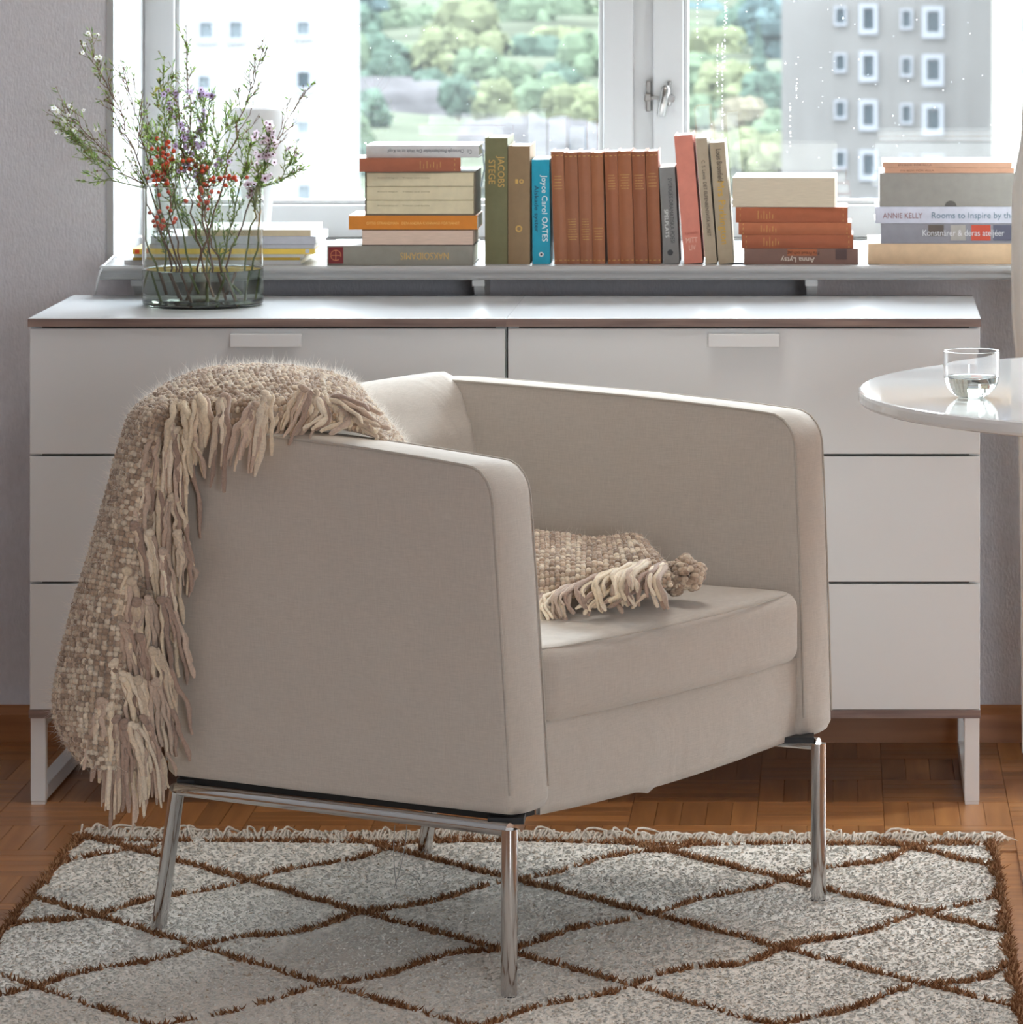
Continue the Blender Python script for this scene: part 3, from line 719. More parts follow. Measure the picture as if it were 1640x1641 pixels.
for i, (xb, xt, wd, yt, kind) in enumerate(brown):
    ln = {0: [(.22, .33, 5, G)], 1: [(.60, .78, 9, G)], 2: [(.68, .78, 5, G)], 3: [(.21, .33, 6, G)], 4: [(.20, .31, 5, G)]}[kind]+[(.035, .036, 1, G), (.967, .968, 1, G)]
    col = [(152, 96, 64), (144, 90, 60), (148, 92, 62), (154, 96, 62), (148, 88, 56), (152, 92, 58), (142, 84, 54), (146, 88, 56)][i]
    upright(xb, xt, wd, yt, Dp=.125, col=col, label='%s from the left of the eight upright brown leather books, gilt spine print' % ords[i], group='eight upright brown leather volumes', rounded=.0022, lines=ln, rough=.45)
r, T, H = upright(1064.2, 1056.6, 25, 269, Dp=.13, col=(128, 126, 124), label='small grey paperback leaning beside the salmon pink book', cover=.0006, over=.0003)
text('SVERIGES DRAMATISKA POESI', r, (T*.64, -.0006, H*.55), DOWN, .115, T*.26, ink((70, 70, 72)))
text('SPELPLATS', r, (T*.30, -.0006, H*.42), DOWN, .05, T*.24, ink((225, 225, 220)))
mb = MB(); mb.lathe([(0, 0), (.0052, 0)], k=20); o = mb.build('publisher_mark', ink((60, 60, 62)), r); o.rotation_euler = (PI/2, 0, 0); o.location = (T*.45, -.0005, .020)
r, T, H = upright(1097, 1080.5, 29.5, 218, Dp=.15, col=(208, 130, 112), label='tall salmon pink book leaning left', rough=.7)
text('MITT\nLIV', r, (T*.5, -.0006, H*.15), (PI/2, 0, 0), T*.62, .022, ink((232, 190, 170)))
text('ALLA MINNEN', r, (T*.5, -.0006, H*.235), (PI/2, 0, 0), T*.7, .004, ink((160, 80, 65)))
r, T, H = upright(1131, 1114.8, 18.5, 222, Dp=.15, col=(172, 156, 134), label='narrow beige book leaning between salmon book and gilt-titled beige book')
text('C. S. Lewis  DET ELFENBENSVITA HUSET', r, (T*.5, -.0006, H*.52), DOWN, .135, T*.30, ink((70, 62, 55)))
r, T, H = upright(1152, 1137.8, 24, 229, Dp=.15, col=(170, 154, 130), label='beige book leaning left with gold lettering Mrs Parkington')
text('Louis Bromfield', r, (T*.52, -.0006, H*.81), DOWN, .058, T*.36, ink((60, 52, 45)))
text('Mrs Parkington', r, (T*.50, -.0006, H*.42), DOWN, .112, T*.62, ink((206, 160, 50)))

def lying(x0, x1, y0, y1, ylow, D=8.72, Dp=.15, col=(150, 80, 45), label='', group=None, rounded=0, face='spine', yaw=0, page=None, cover=.002, over=.003, lines=None, zbase=None, rough=.6, cat='book', name='book'):
    """a book lying flat, spine (or fore-edge) to the camera, from x0..x1, top y0, bottom y1; returns root; local x = thickness(up)"""
    s = D/F; Hh = (x1-x0)*s; T = (y1-y0)*s; z = zbase
    # local x -> up, local z -> -X or +X so that y still points away
    X0 = (x0-VX)*s; X1 = (x1-VX)*s
    # rotation about Y by -90deg: local x->+Z, local z->-X ; start at right edge
    root = empty(name, (X1, D, z), label, cat, group, rot=(0, -PI/2, 0))
    if yaw: root.rotation_euler = (Matrix.Rotation(yaw, 3, 'Z') @ Matrix.Rotation(-PI/2, 3, 'Y')).to_euler()
    c, p = book_mesh(T, Hh, Dp, rounded, cover, over)
    if face == 'edge':
        for m_ in (c, p): m_.v = [(x, Dp-y, zz) for x, y, zz in m_.v]; m_.f = [tuple(reversed(f)) for f in m_.f]
    cv = c.build('cover', cmat(col, rough), root); p.build('pages', page or M['paper'], root)
    if lines:
        for (f0, f1, n, m) in lines:
            mb = MB()
            for i in range(n):
                zz = Hh*(1-(f0+(f1-f0)*(i/max(1, n-1)))); f = random.uniform(.15, .3) if n > 2 else .06; hh = .0004
                a, b = T*f, T*(1-f)
                if n > 2 and i % 2: b = a+(b-a)*.6
                ya = -rounded*math.sin(PI*a/T)-.0003; yb_ = -rounded*math.sin(PI*b/T)-.0003; xm = (a+b)/2; ym = -rounded*math.sin(PI*xm/T)-.0003
                mb.add([(a, ya, zz-hh), (xm, ym, zz-hh), (b, yb_, zz-hh), (a, ya, zz+hh), (xm, ym, zz+hh), (b, yb_, zz+hh)], [(0, 3, 4, 1), (1, 4, 5, 2)])
            mb.build('gilt_print', m, root)
    return root, T, Hh
UPR = (PI/2, PI/2, 0)     # on a lying book (root turned -90 about Y) this reads upright; flipped: (PI/2,-PI/2,0)
FLP = (PI/2, -PI/2, 0)
# --- left stack
z = SILLZ+.0003
def stack(x0, x1, y0, y1, **k):
    global z
    r, T, Hh = lying(x0, x1, y0, y1, 0, zbase=z, **k); z += T+.0004; return r, T, Hh
DA = 8.715
r, T, Hh = stack(524, 758, 395, 426.5, D=DA, Dp=.17, col=(138, 134, 124), label='grey cloth book with red emblem label, bottom of the left stack', rounded=.001)
mb = MB(); mb.box(T*.10, T*.94, -.0018, -.0006, Hh-.029, Hh-.003); lb = mb.build('spine_label', cmat((120, 34, 38)), r)
mb = MB(); cz = Hh-.016; cxx = T*.52
pts = [(cxx+.009*math.sin(a), -.0020, cz+.009*math.cos(a)) for a in [i*PI/10 for i in range(-7, 12)]]
mb.tube(pts, .0006, 4); mb.tube([(cxx-.009, -.002, cz), (cxx+.009, -.002, cz)], .0006, 4); mb.tube([(cxx, -.002, cz-.008), (cxx, -.002, cz+.008)], .0006, 4)
mb.build('emblem', ink((225, 150, 100)), lb)
text('NAKSOIDAMIS', r, (T*.5, -.0014, Hh*.33), FLP, .085, T*.36, G)
r, T, Hh = stack(580.5, 758, 367, 392.3, D=DA, Dp=.13, col=(38, 28, 34), label='black-covered book with pinkish page edges out, under the orange book', face='edge', page=mat('pink paper', (.66, .50, .40), .8, noise_amt=.1, noise_scale=900, stretch=(1, .05, .05)), cover=.0012, over=.0)
r, T, Hh = stack(559, 765, 344.5, 366.8, D=DA, Dp=.135, col=(205, 124, 30), label='orange paperback lying under the cream boxed set', cover=.0008, over=.0005, rough=.4)
text('OTTO STRANDMAN   DEN ANDRA KVINNANS FÖRTJÄNST', r, (T*.45, -.0006, Hh*.50), UPR, .165, T*.28, ink((235, 190, 110)))
# slipcase with three volumes
s = DA/F; X0, X1 = (585-VX)*s, (762-VX)*s; HH = (343.5-273)*s; zc = z
box = empty('boxed_set', ((X0+X1)/2, DA, zc), 'cream boxed set of three volumes in a dark-edged slipcase', 'box')
og = ((X0+X1)/2, DA, zc); t = .0022
mb = MB(); mb.box(X0, X1, DA, DA+.145, zc, zc+t); mb.box(X0, X1, DA, DA+.145, zc+HH-t, zc+HH); mb.box(X0, X0+t, DA, DA+.145, zc+t, zc+HH-t); mb.box(X1-t, X1, DA, DA+.145, zc+t, zc+HH-t); mb.box(X0+t, X1-t, DA+.143, DA+.145, zc+t, zc+HH-t)
mb.build('slipcase', cmat((110, 100, 86)), box, origin=og)
hh = (HH-2*t)/3
for k in range(3):
    mb = MB(); mb.bbox(X0+t+.0006, X1-t-.0006, DA-.001, DA+.14, zc+t+k*hh+.0003, zc+t+(k+1)*hh-.0003, .0012, 2)
    v = mb.build('volume', cmat((212, 200, 168)), box, origin=og)
    for (tx, w_) in (('Richard Wagner', .036), ('Tristan und Isolde', .048)):
        xx = -.075+(.018 if tx[0] == 'R' else .068)
        text(tx, v, (xx, -.0014, t+(k+.62)*hh), (PI/2, 0, 0), w_, .0022, ink((110, 95, 60)))
z = zc+HH+.0003
r, T, Hh = stack(577, 738.5, 250.5, 272, D=DA, Dp=.125, col=(158, 92, 66), label='brown leather book lying on the cream boxed set', rounded=.0025, yaw=.10, lines=[(.60, .80, 7, G), (.94, .945, 1, G)])
r.location.y -= .0
r, T, Hh = stack(587, 768, 229.5, 249.3, D=DA, Dp=.125, col=(206, 206, 206), label='white book with ribbon marker, topmost of the left stack', rounded=.001, rough=.5)
text('Christoph Poschenrieder Die Welt ist im Kopf', r, (T*.55, -.0014, Hh*.47), FLP, .135, T*.36, ink((70, 75, 85)))
text('Co', r, (T*.5, -.0014, Hh*.085), FLP, .008, T*.36, ink((70, 75, 85)))
mb = MB(); pp = [P(768, 233, DA+.03), P(774, 240, DA+.025), P(775, 255, DA+.02), P(777, 270, DA+.02), P(774, 285, DA+.02), P(771, 299, DA+.02)]
inv = r.matrix_basis.inverted() if False else None
vs = []
for p_ in pp: vs += [p_+Vector((-.0014, 0, 0)), p_+Vector((.0014, .0006, 0))]
mb.add(vs, [(2*i, 2*i+1, 2*i+3, 2*i+2) for i in range(len(pp)-1)])
rb = mb.build('ribbon', cmat((150, 165, 172)), None)
bpy.context.view_layer.update()
rb.parent = r; rb.matrix_parent_inverse = r.matrix_world.inverted()
# --- right middle stack
z = SILLZ+.0003; DB = 8.745
r, T, Hh = stack(1192.5, 1376, 397.5, 422.4, D=DB, Dp=.13, col=(122, 90, 78), label='brown patterned paperback by Anna Lytsy, bottom of the middle stack', cover=.0006, over=.0003, rough=.45)
text('Anna Lytsy', r, (T*.30, -.0006, Hh*.53), FLP, .060, T*.42, ink((232, 220, 205)))
text('Fru Freud och jag', r, (T*.72, -.0006, Hh*.48), FLP, .056, T*.26, ink((35, 20, 18)))
mb = MB(); mb.box(T*.55, T*.97, -.0003, 0, Hh*.36, Hh*.62); mb.build('print_panel', cmat((170, 98, 62)), r)
mb = MB(); mb.box(T*.30, T*.97, -.0003, 0, Hh*.10, Hh*.20); mb.build('print_panel', cmat((86, 66, 64)), r)
gl = lambda: [(.20, .33, 6, G), (.04, .041, 1, G), (.96, .961, 1, G)]
stack(1189, 1368, 375.5, 397.2, D=DB, Dp=.125, col=(158, 88, 58), label='lowest of the three lying brown leather books, on the Anna Lytsy paperback', group='three lying brown leather volumes', rounded=.0025, lines=gl())
stack(1184, 1365, 355.5, 374.6, D=DB, Dp=.125, col=(172, 100, 66), label='middle of the three brown leather books lying under the thick page block', group='three lying brown leather volumes', rounded=.0025, lines=gl())
stack(1179.5, 1359, 330, 354.5, D=DB, Dp=.125, col=(164, 90, 58), label='upper of the three brown leather books, directly under the thick cream book', group='three lying brown leather volumes', rounded=.0025, lines=gl())
tk = mat('yellowed paper', (.62, .53, .40), .8, noise_amt=.08, noise_scale=900, stretch=(1, .05, .05))
stack(1174, 1338, 281, 328.5, D=DB-.005, Dp=.15, col=(205, 196, 180), label='thick paperback with yellowed page edges, top of the middle stack', face='edge', page=tk, cover=.0005, over=.0002, yaw=-.03)
# --- right stack
z = SILLZ+.0003; DC = 8.75
r, T, Hh = stack(1391.5, 1648, 390.5, 423, D=DC, Dp=.23, col=(214, 184, 150), label='peach linen box book, bottom of the right stack', rounded=.002, cover=.003, over=.001)
r, T, Hh = stack(1412, 1646, 358, 390, D=DC, Dp=.21, col=(140, 138, 146), label='grey book with photo panels on its spine, under the white decor book', rounded=.001, rough=.4)
for (a, b, c_) in ((1488, 1513, (96, 84, 76)), (1524, 1548, (172, 166, 160)), (1557, 1588, (190, 72, 48)), (1592, 1628, (92, 92, 110))):
    mb = MB(); mb.box(T*(.15 if a != 1488 else .36), T*.93, -.0014, -.0008, (1646-b)*DC/F, (1646-a)*DC/F); mb.build('spine_picture', cmat(c_, .4), r)
text('Konstnärer & deras ateljéer', r, (T*.52, -.0022, (1646-1544)*DC/F), UPR, .145, T*.40, ink((222, 222, 226)))
r, T, Hh = stack(1403, 1650, 330.5, 357, D=DC, Dp=.22, col=(206, 208, 222), label='white decor book Rooms to Inspire in the right stack', rounded=.001, rough=.4)
text('ANNIE KELLY', r, (T*.45, -.0014, (1650-1447)*DC/F), UPR, .070, T*.32, ink((140, 90, 92)))
text('Rooms to Inspire by the Sea', r, (T*.47, -.0014, (1650-1571)*DC/F), UPR, .172, T*.48, ink((88, 118, 138)))
rr_, T, Hh = stack(1410, 1640, 276, 329.3, D=DC, Dp=.21, col=(150, 146, 140), label='thick grey storage box file on the white decor book', cover=.003, over=.0005, cat='box', name='file_box', face='spine')
mb = MB(); mb.add([(0.0002, -.0006, 0)]+[(.0105*math.sin(PI*i/12), -.0006, .0105*math.cos(PI*i/12)) for i in range(13)], [(0, i+1, i+2) for i in range(12)])
o = mb.build('thumb_notch', cmat((96, 92, 88)), rr_); o.location = (0, 0, (1640-1524)*DC/F)
r, T, Hh = stack(1418.5, 1626, 264.5, 272.5, D=DC, Dp=.16, col=(196, 150, 124), label='thin tan booklet, lower of the pair on the grey file box', cover=.0006, over=.0003)
text('EN BOK FÖR ALLA', r, (T*.5, -.0006, Hh*.75), UPR, .06, T*.4, ink((120, 80, 60)))
r, T, Hh = stack(1415, 1622, 254.8, 263.6, D=DC, Dp=.16, col=(200, 156, 130), label='thin tan booklet, topmost of the right stack', cover=.0006, over=.0003)
text('EN BOK FÖR ALLA', r, (T*.5, -.0006, Hh*.75), UPR, .06, T*.4, ink((120, 80, 60)))
mb = MB(); mb.box(T, T+.0004, 0, .16, 0, Hh); mb.build('white_cover', M['paper_white'], r)
# --- magazines behind the vase
z = SILLZ+.0003; DM = 8.735
for (x0, x1, y0, y1, c_, lb_) in ((199, 482, 420.5, 427.5, (196, 196, 198), 'white magazine, bottom of the pile behind the vase'), (213, 481, 416.5, 420.3, (196, 158, 40), 'mustard yellow magazine behind the vase'),
    (215, 488, 411.3, 416.3, (205, 205, 200), 'white magazine between the two yellow ones behind the vase'), (213, 505, 402.5, 411, (240, 205, 90), 'bright yellow magazine in the pile behind the vase'),
    (228, 504, 395.3, 402, (186, 187, 196), 'pale grey magazine on the yellow one behind the vase'), (232, 506, 382.5, 395, (196, 198, 208), 'thick silver-white magazine under the patterned book'),
    (300, 498, 372, 382, (206, 190, 160), 'slim white book with gold patterned spine, top of the pile behind the vase')):
    r, T, Hh = stack(x0, x1, y0, y1, D=DM, Dp=.20, col=c_, label=lb_, group='magazines behind the vase', cover=.0004, over=.0, rough=.35, name='magazine' if y0 > 375 else 'book', cat='magazine' if y0 > 375 else 'book', yaw=random.uniform(-.01, .01))
    if y0 < 375:
        mb = MB()
        for i in range(13):
            for j in range(3): mb.box(T*(.18+.25*j), T*(.32+.25*j), -.0004, 0, Hh*.38+i*.0045+(j % 2)*.002, Hh*.38+i*.0045+.0025+(j % 2)*.002)
        mb.build('gold_pattern', ink((150, 120, 60)), r)
        mb = MB(); mb.box(T, T+.0005, 0, .20, 0, Hh); mb.build('white_cover', M['paper_white'], r)
    if c_ == (240, 205, 90):
        mb = MB(); mb.box(T*.1, T*.9, -.0004, 0, Hh-.012, Hh-.004); mb.build('red_corner', ink((220, 80, 40)), r)
        mb = MB(); mb.box(T*.2, T*.9, -.0004, 0, .010, .017); mb.build('pale_square', ink((200, 205, 215)), r)

# fit all lettering at once
bpy.context.view_layer.update()
for o, wf, hf in texts:
    d = o.dimensions; dx = max(d.x, 1e-5); dy = max(d.y, 1e-5)
    sx = wf/dx; sy = hf/dy
    o.scale = (sx, min(sy, sx*1.9), 1)
dg = bpy.context.evaluated_depsgraph_get()
for o, wf, hf in texts:
    me = bpy.data.meshes.new_from_object(o.evaluated_get(dg)); n_ = bpy.data.objects.new('lettering', me); COL.objects.link(n_)
    n_.parent = o.parent; n_.location = o.location; n_.rotation_euler = o.rotation_euler; n_.scale = o.scale
    bpy.data.objects.remove(o)
random.seed(11)

# ================================================================== LAMP on the sill
lc = P(416, 395, 9.10); lx, ly = lc.x, 9.10; s = 9.10/F
lamp = empty('table_lamp', (lx, ly, SILLZ), 'white table lamp with cone shade on the sill behind the vase', 'lamp')
zsb = CAMZ-(283-VY)*s-SILLZ; zst = CAMZ-(171-VY)*s-SILLZ
MB().lathe([(0, .0), (.045, 0), (.045, .012), (.020, .016), (.0205, .05), (.031, zsb+.02), (.031, zsb+.05), (0, zsb+.05)], k=40).build('base', M['lamp_white'], lamp, smooth=True)
mb = MB(); mb.lathe([(.080, zsb), (.079, zsb+.002), (.053, zst-.004), (.049, zst), (.0, zst), (0, zst-.003), (.047, zst-.003), (.076, zsb)], k=48); mb.build('lamp_shade', M['lamp_white'], lamp, smooth=True)
pts = [P(390, 404, 9.06), P(300, 392, 9.02), P(240, 380, 8.98), P(222, 379, 8.93), P(200, 396, 8.86), P(181, 412, 8.80)]
pts[0].z = SILLZ+.004; pts[1].z = SILLZ+.004
for q in pts: q.z = max(q.z, SILLZ+.003) if q.x > SX0 else q.z
pts += [P(168, 424, 8.72), P(160, 436, 8.690), P(157, 448, 8.688), P(154, 466, 8.78), P(152, 480, 8.79), P(150, 560, 8.80)]
MB().tube(pts, .0022, 8).build('cord', M['white_metal'], lamp, origin=(lx, ly, SILLZ), smooth=True)

# ================================================================== VASE, WATER, FLOWERS
VC = Vector(((325.5-VX)/F*8.53, 8.53, CTZ+.0003)); VR = .1045; VH = .209
vase = empty('glass_vase', VC, 'wide clear green glass cylinder vase half full of water on the left chest', 'vase')
MB().lathe([(0, .0), (VR-.006, 0), (VR-.001, .004), (VR, .009), (VR, VH-.001), (VR-.0012, VH), (VR-.0024, VH-.001), (VR-.0026, .013), (VR-.010, .0075), (0, .0070)], k=96).build('glass_wall', M['vase_glass'], vase, smooth=True)
wl = CAMZ-(430-VY)/F*8.53-VC.z
water = MB().lathe([(0, .0066), (VR-.0095, .0072), (VR-.0022, .0130), (VR-.0022, wl+.0004), (VR-.0034, wl-.0004), (VR-.006, wl-.001), (0, wl-.001)], k=96).build('water', M['water'], vase, smooth=True)
M['stem_brown'] = mat('brown stem', lin((112, 82, 62)), .7, noise_amt=.2, noise_scale=200)
M['stem_green'] = mat('green stem', lin((104, 116, 62)), .6, noise_amt=.2, noise_scale=200)
M['leaf_green'] = mat('needle leaf green', (1, 1, 1), .55, vcol=True, transl=.45)
M['berry'] = mat('red berry', lin((206, 78, 44)), .35, noise_amt=.2, noise_scale=300)
M['petal_white'] = mat('white petal', (.85, .84, .82), .6, transl=.4)
M['petal_lilac'] = mat('lilac petal', lin((196, 176, 212)), .6, transl=.4)
M['petal_pink'] = mat('pale pink petal', lin((226, 208, 222)), .6, transl=.4)
M['eye'] = mat('dark flower eye', lin((96, 30, 50)), .6)
M['bud'] = mat('brown bud', lin((104, 84, 56)), .6)
M['petal_yellow'] = mat('yellow blossom', lin((196, 196, 90)), .6)
def V2(px, py, dy=0): return P(px, py, 8.53+dy)
def curve_pts(a, ctrl, b, n=14, wob=.0035):
    out = []
    for i in range(n+1):
        t = i/n; p = a*(1-t)**2+ctrl*2*t*(1-t)+b*t*t
        out.append(p+Vector((random.gauss(0, wob), random.gauss(0, wob), random.gauss(0, wob*.4)))*(t*(1-t)*3))
    return out
def clampvase(p):
    r = math.hypot(p.x-VC.x, p.y-VC.y)
    if p.z < VC.z+VH and r > VR-.006:
        k = (VR-.006)/r; return Vector((VC.x+(p.x-VC.x)*k, VC.y+(p.y-VC.y)*k, p.z))
    return p
GREENS = [lin(c) for c in ((98, 124, 54), (120, 146, 62), (136, 160, 80), (84, 110, 52), (150, 168, 96), (124, 124, 76))]
def needle(mb, p, d, L, wd=.0013):
    d = d.normalized(); s_ = d.cross(Vector((random.uniform(-1, 1), random.uniform(-1, 1), random.uniform(-1, 1))))
    if s_.length < 1e-4: return
    s_ = s_.normalized()*wd; q = p+d*L*.5
    b = Vector((0, 0, random.uniform(-.1, .25)))*L*.3
    mb.cc = random.choice(GREENS)
    mb.add([p, q+s_, p+d*L+b, q-s_], [(0, 1, 2, 3)])
def flower(mb, eye, p, r, npet=5, nrm=None):
    n = (nrm or Vector((random.uniform(-.5, .5), -1, random.uniform(-.1, .9)))).normalized(); u = n.orthogonal().normalized(); v = n.cross(u); a0 = random.uniform(0, 6)
    for k in range(npet):
        a = a0+2*PI*k/npet; d = u*math.cos(a)+v*math.sin(a); e = n.cross(d)
        mb.add([p, p+d*r*.55+e*r*.38+n*r*.12, p+d*r+n*r*.1, p+d*r*.55-e*r*.38+n*r*.12], [(0, 1, 2, 3)])
    eye.ball(p+n*r*.12, r*.24, 6, 4)
def stem_thing(base, tip, ctrl=None, label='', twigs=8, kind='needle', brown=True, dens=1.0, start=.45, spread=.5, fl=None, nfl=0, flr=.004, berries=None, nb=0, r0=.0021, side=None, twl=.06):
    twigs = int(twigs*1.4); nfl = int(nfl*1.3)
    a = V2(*base); a = clampvase(a); b = V2(*tip); c = V2(*ctrl) if ctrl else a.lerp(b, .5)+Vector((0, 0, .03))
    main = [clampvase(p) for p in curve_pts(a, c, b, 18)]
    root = empty('flower_stem', a, label, 'flower', 'cut stems in the glass vase'); og = tuple(a)
    n = len(main)
    sb = MB(); sb.tube(main, [r0*(1-.75*i/(n-1)) for i in range(n)], 6)
    lv = MB(); lv.cc = GREENS[0]; ends = [main[-1]]
    def leaves(pts, f0, dn):
        for i in range(len(pts)-1):
            if i/len(pts) < f0: continue
            for k in range(max(1, int(dn))):
                if random.random() > dn: continue
                p = pts[i].lerp(pts[i+1], random.random()); d = (pts[i+1]-pts[i]).normalized()
                dd = (d*1.2+Vector((random.gauss(0, 1), random.gauss(0, 1), random.gauss(0, 1)))*.8)
                L = random.uniform(.008, .017)
                if p.z < VC.z+VH: dd.z = abs(dd.z); L *= .6
                needle(lv, p, dd, L)
    leaves(main, start, 2*dens)
    for k in range(twigs):
        t = start+(1-start)*(k+random.random())/twigs*.92; i = min(n-2, int(t*(n-1))); p = main[i].lerp(main[i+1], t*(n-1)-i)
        d = (main[min(n-1, i+1)]-main[max(0, i-1)]).normalized()
        off = Vector((random.gauss(0, 1), random.gauss(0, .8), random.gauss(0, .5))).normalized()
        if side: off = (off+Vector(side)).normalized()
        L = twl*random.uniform(.5, 1.3)*(1.15-t*.5)
        e = p+(d+off*spread).normalized()*L; m_ = p.lerp(e, .5)+Vector((0, 0, -.004))+off*.004
        tp = [clampvase(q) for q in curve_pts(p, m_, e, 7, .0015)]
        sb.tube(tp, [r0*.5*(1-.6*j/7) for j in range(8)], 4); ends.append(tp[-1]); leaves(tp, .1, 2.2*dens)
        for q in range(random.randint(1, 3)):
            t2 = random.uniform(.3, .9); j = int(t2*7); p2 = tp[j]
            d2 = (tp[min(7, j+1)]-tp[j-1]).normalized(); o2 = Vector((random.gauss(0, 1), random.gauss(0, 1), random.gauss(0, 1))).normalized()
            e2 = clampvase(p2+(d2+o2*.6).normalized()*L*.42)
            sb.tube([p2, p2.lerp(e2, .5)+o2*.001, e2], [r0*.35, r0*.3, r0*.2], 4); ends.append(e2); leaves([p2, p2.lerp(e2, .5), e2], 0, 2*dens)
    sb.build('stem', M['stem_brown'] if brown else M['stem_green'], root, origin=og, smooth=True)
    tag(lv.build('leaves', M['leaf_green'], root, origin=og), kind='stuff')
    ends = [e for e in ends if e.z > VC.z+VH-.02] or [main[-1]]
    if fl:
        fb = MB(); eb = MB()
        pool = sorted(ends, key=lambda e: -e.z)[:max(nfl, 4)*2]
        for k in range(nfl):
            p = random.choice(pool)+Vector((random.gauss(0, .004), random.gauss(0, .004), random.gauss(0, .004)))
            flower(fb, eb, p, flr*random.uniform(.7, 1.2))
        tag(fb.build('petals', M[fl], root, origin=og), kind='stuff'); tag(eb.build('flower_centres', M['eye'] if fl != 'petal_white' else M['petal_yellow'], root, origin=og), kind='stuff')
    bb = MB()
    for e in ends:
        if random.random() < .7:
            r_ = random.uniform(.0010, .0018); bb.ball(e, (r_, r_, r_*1.4), 5, 4)
    tag(bb.build('buds', M['bud'], root, origin=og, smooth=True), kind='stuff')
    if berries:
        for (cx, cy, sx, sy, nn) in berries:
            for k in range(nn):
                p = V2(cx+random.gauss(0, sx), cy+random.gauss(0, sy), random.uniform(-.06, -.03) if cy < 295 else random.uniform(-.07, -.05)); 
                p = clampvase(p)
                r_ = random.uniform(.0029, .0043)
                bm_ = MB(); bm_.ball((0, 0, 0), (r_, r_, r_), 8, 6); bm_.ball((0, 0, r_*.95), r_*.28, 5, 3)
                o = bm_.build('berry', M['berry'], root, smooth=True); o.location = p-a
                near = min(main, key=lambda q: (q-p).length+(0 if q.z < p.z else .02))
                tw = MB(); tw.tube([near, near.lerp(p, .5)+Vector((0, 0, -.003)), p], [.0006, .0005, .0004], 4)
                tw.build('berry_twig', M['stem_brown'], o, origin=tuple(p), smooth=True)
    return root
sd = 5
def ST(*a, **k):
    global sd
    sd += 13; random.seed(sd); return stem_thing(*a, **k)
ST((300, 480, .0), (88, 168, -.02), (250, 300, 0), 'arching stem with white waxy blossoms reaching furthest left', 14, fl='petal_white', nfl=10, flr=.0055, side=(-.6, 0, .5), twl=.075, start=.5, dens=.9)
ST((285, 470, .02), (138, 70, .02), (235, 250, 0), 'upright left stem with small buds rising before the bare wall', 12, fl='petal_white', nfl=6, flr=.005, side=(-.3, 0, .6), twl=.06, start=.5, dens=.9)
ST((270, 485, -.03), (105, 205, -.05), (210, 290, -.03), 'low sprawling green stem bending left over the rim', 12, brown=False, fl='petal_white', nfl=5, flr=.005, side=(-.5, 0, .2), twl=.06, start=.5, dens=1.0)
ST((300, 475, .03), (196, 110, .05), (240, 260, 0), 'thin brown twig with dark buds in front of the left window trim', 10, dens=.5, twl=.06, start=.5, side=(0, 0, .5))
ST((320, 470, -.02), (262, 105, .0), (255, 280, 0), 'leafy green stem with cream blossoms left of centre', 13, brown=False, fl='petal_yellow', nfl=10, flr=.004, twl=.055, start=.42, dens=1.2)
ST((352, 480, .02), (298, 42, .03), (300, 250, 0), 'tallest thin twig rising to the top of the bunch', 9, dens=.6, twl=.05, start=.5, side=(0, 0, .8))
ST((372, 490, -.02), (338, 150, -.02), (310, 300, 0), 'central stem crowded with small lilac blossoms', 16, brown=False, fl='petal_lilac', nfl=40, flr=.0058, twl=.06, start=.45, dens=1.2)
ST((340, 475, -.04), (285, 150, -.04), (290, 300, 0), 'lilac-flowered stem leaning left of the central one', 14, fl='petal_lilac', nfl=26, flr=.0055, twl=.055, start=.45, dens=1.1)
ST((305, 480, -.01), (428, 66, .03), (360, 260, 0), 'tall bare twig with dark round seed heads, right of centre', 12, dens=.35, twl=.05, start=.5, side=(.1, 0, .6))
ST((385, 485, -.03), (436, 226, -.04), (400, 340, -.02), 'right stem with pale pink daisies with dark eyes', 15, brown=False, fl='petal_pink', nfl=34, flr=.0078, twl=.05, start=.5, dens=1.3, side=(.2, 0, .3))
ST((395, 480, .0), (470, 250, .0), (420, 330, 0), 'short leafy green stem leaning right past the vase rim', 13, brown=False, fl='petal_pink', nfl=10, flr=.005, twl=.055, start=.5, dens=1.3, side=(.4, 0, .3))
ST((350, 470, .04), (488, 145, .05), (400, 300, .02), 'fine bare twig reaching furthest right', 7, dens=.25, twl=.07, start=.5, side=(.4, 0, .3))
ST((310, 488, -.05), (266, 226, -.05), (262, 330, -.05), 'reddish stem carrying the large cluster of red berries', 6, dens=.5, twl=.04, start=.5, berries=[(268, 238, 10, 8, 10), (262, 262, 11, 10, 18), (255, 285, 10, 7, 16), (262, 335, 14, 12, 12), (255, 365, 12, 6, 5)])
ST((375, 488, -.05), (330, 262, -.05), (315, 340, -.05), 'thin stem with scattered red berries at the centre of the vase rim', 8, dens=.6, twl=.045, start=.5, berries=[(300, 262, 12, 8, 9), (325, 275, 10, 8, 8), (345, 290, 16, 5, 11), (326, 312, 7, 12, 14), (375, 285, 14, 4, 6)])
ST((330, 480, .03), (370, 170, .03), (330, 300, .02), 'dense green needle stem behind the berries', 16, brown=False, twl=.055, start=.2, dens=1.4)
ST((365, 470, .05), (245, 215, .05), (260, 300, .05), 'green needle stem at the back left of the bunch', 15, brown=False, twl=.055, start=.2, dens=1.3)
ST((340, 488, .0), (405, 215, .03), (380, 320, .02), 'green needle stem at the back right of the bunch', 15, brown=False, twl=.055, start=.2, dens=1.3)
ST((255, 478, .02), (300, 215, .0), (270, 340, 0), 'feathery green sprig in the middle of the bunch', 15, brown=False, fl='petal_lilac', nfl=8, flr=.004, twl=.055, start=.2, dens=1.3)

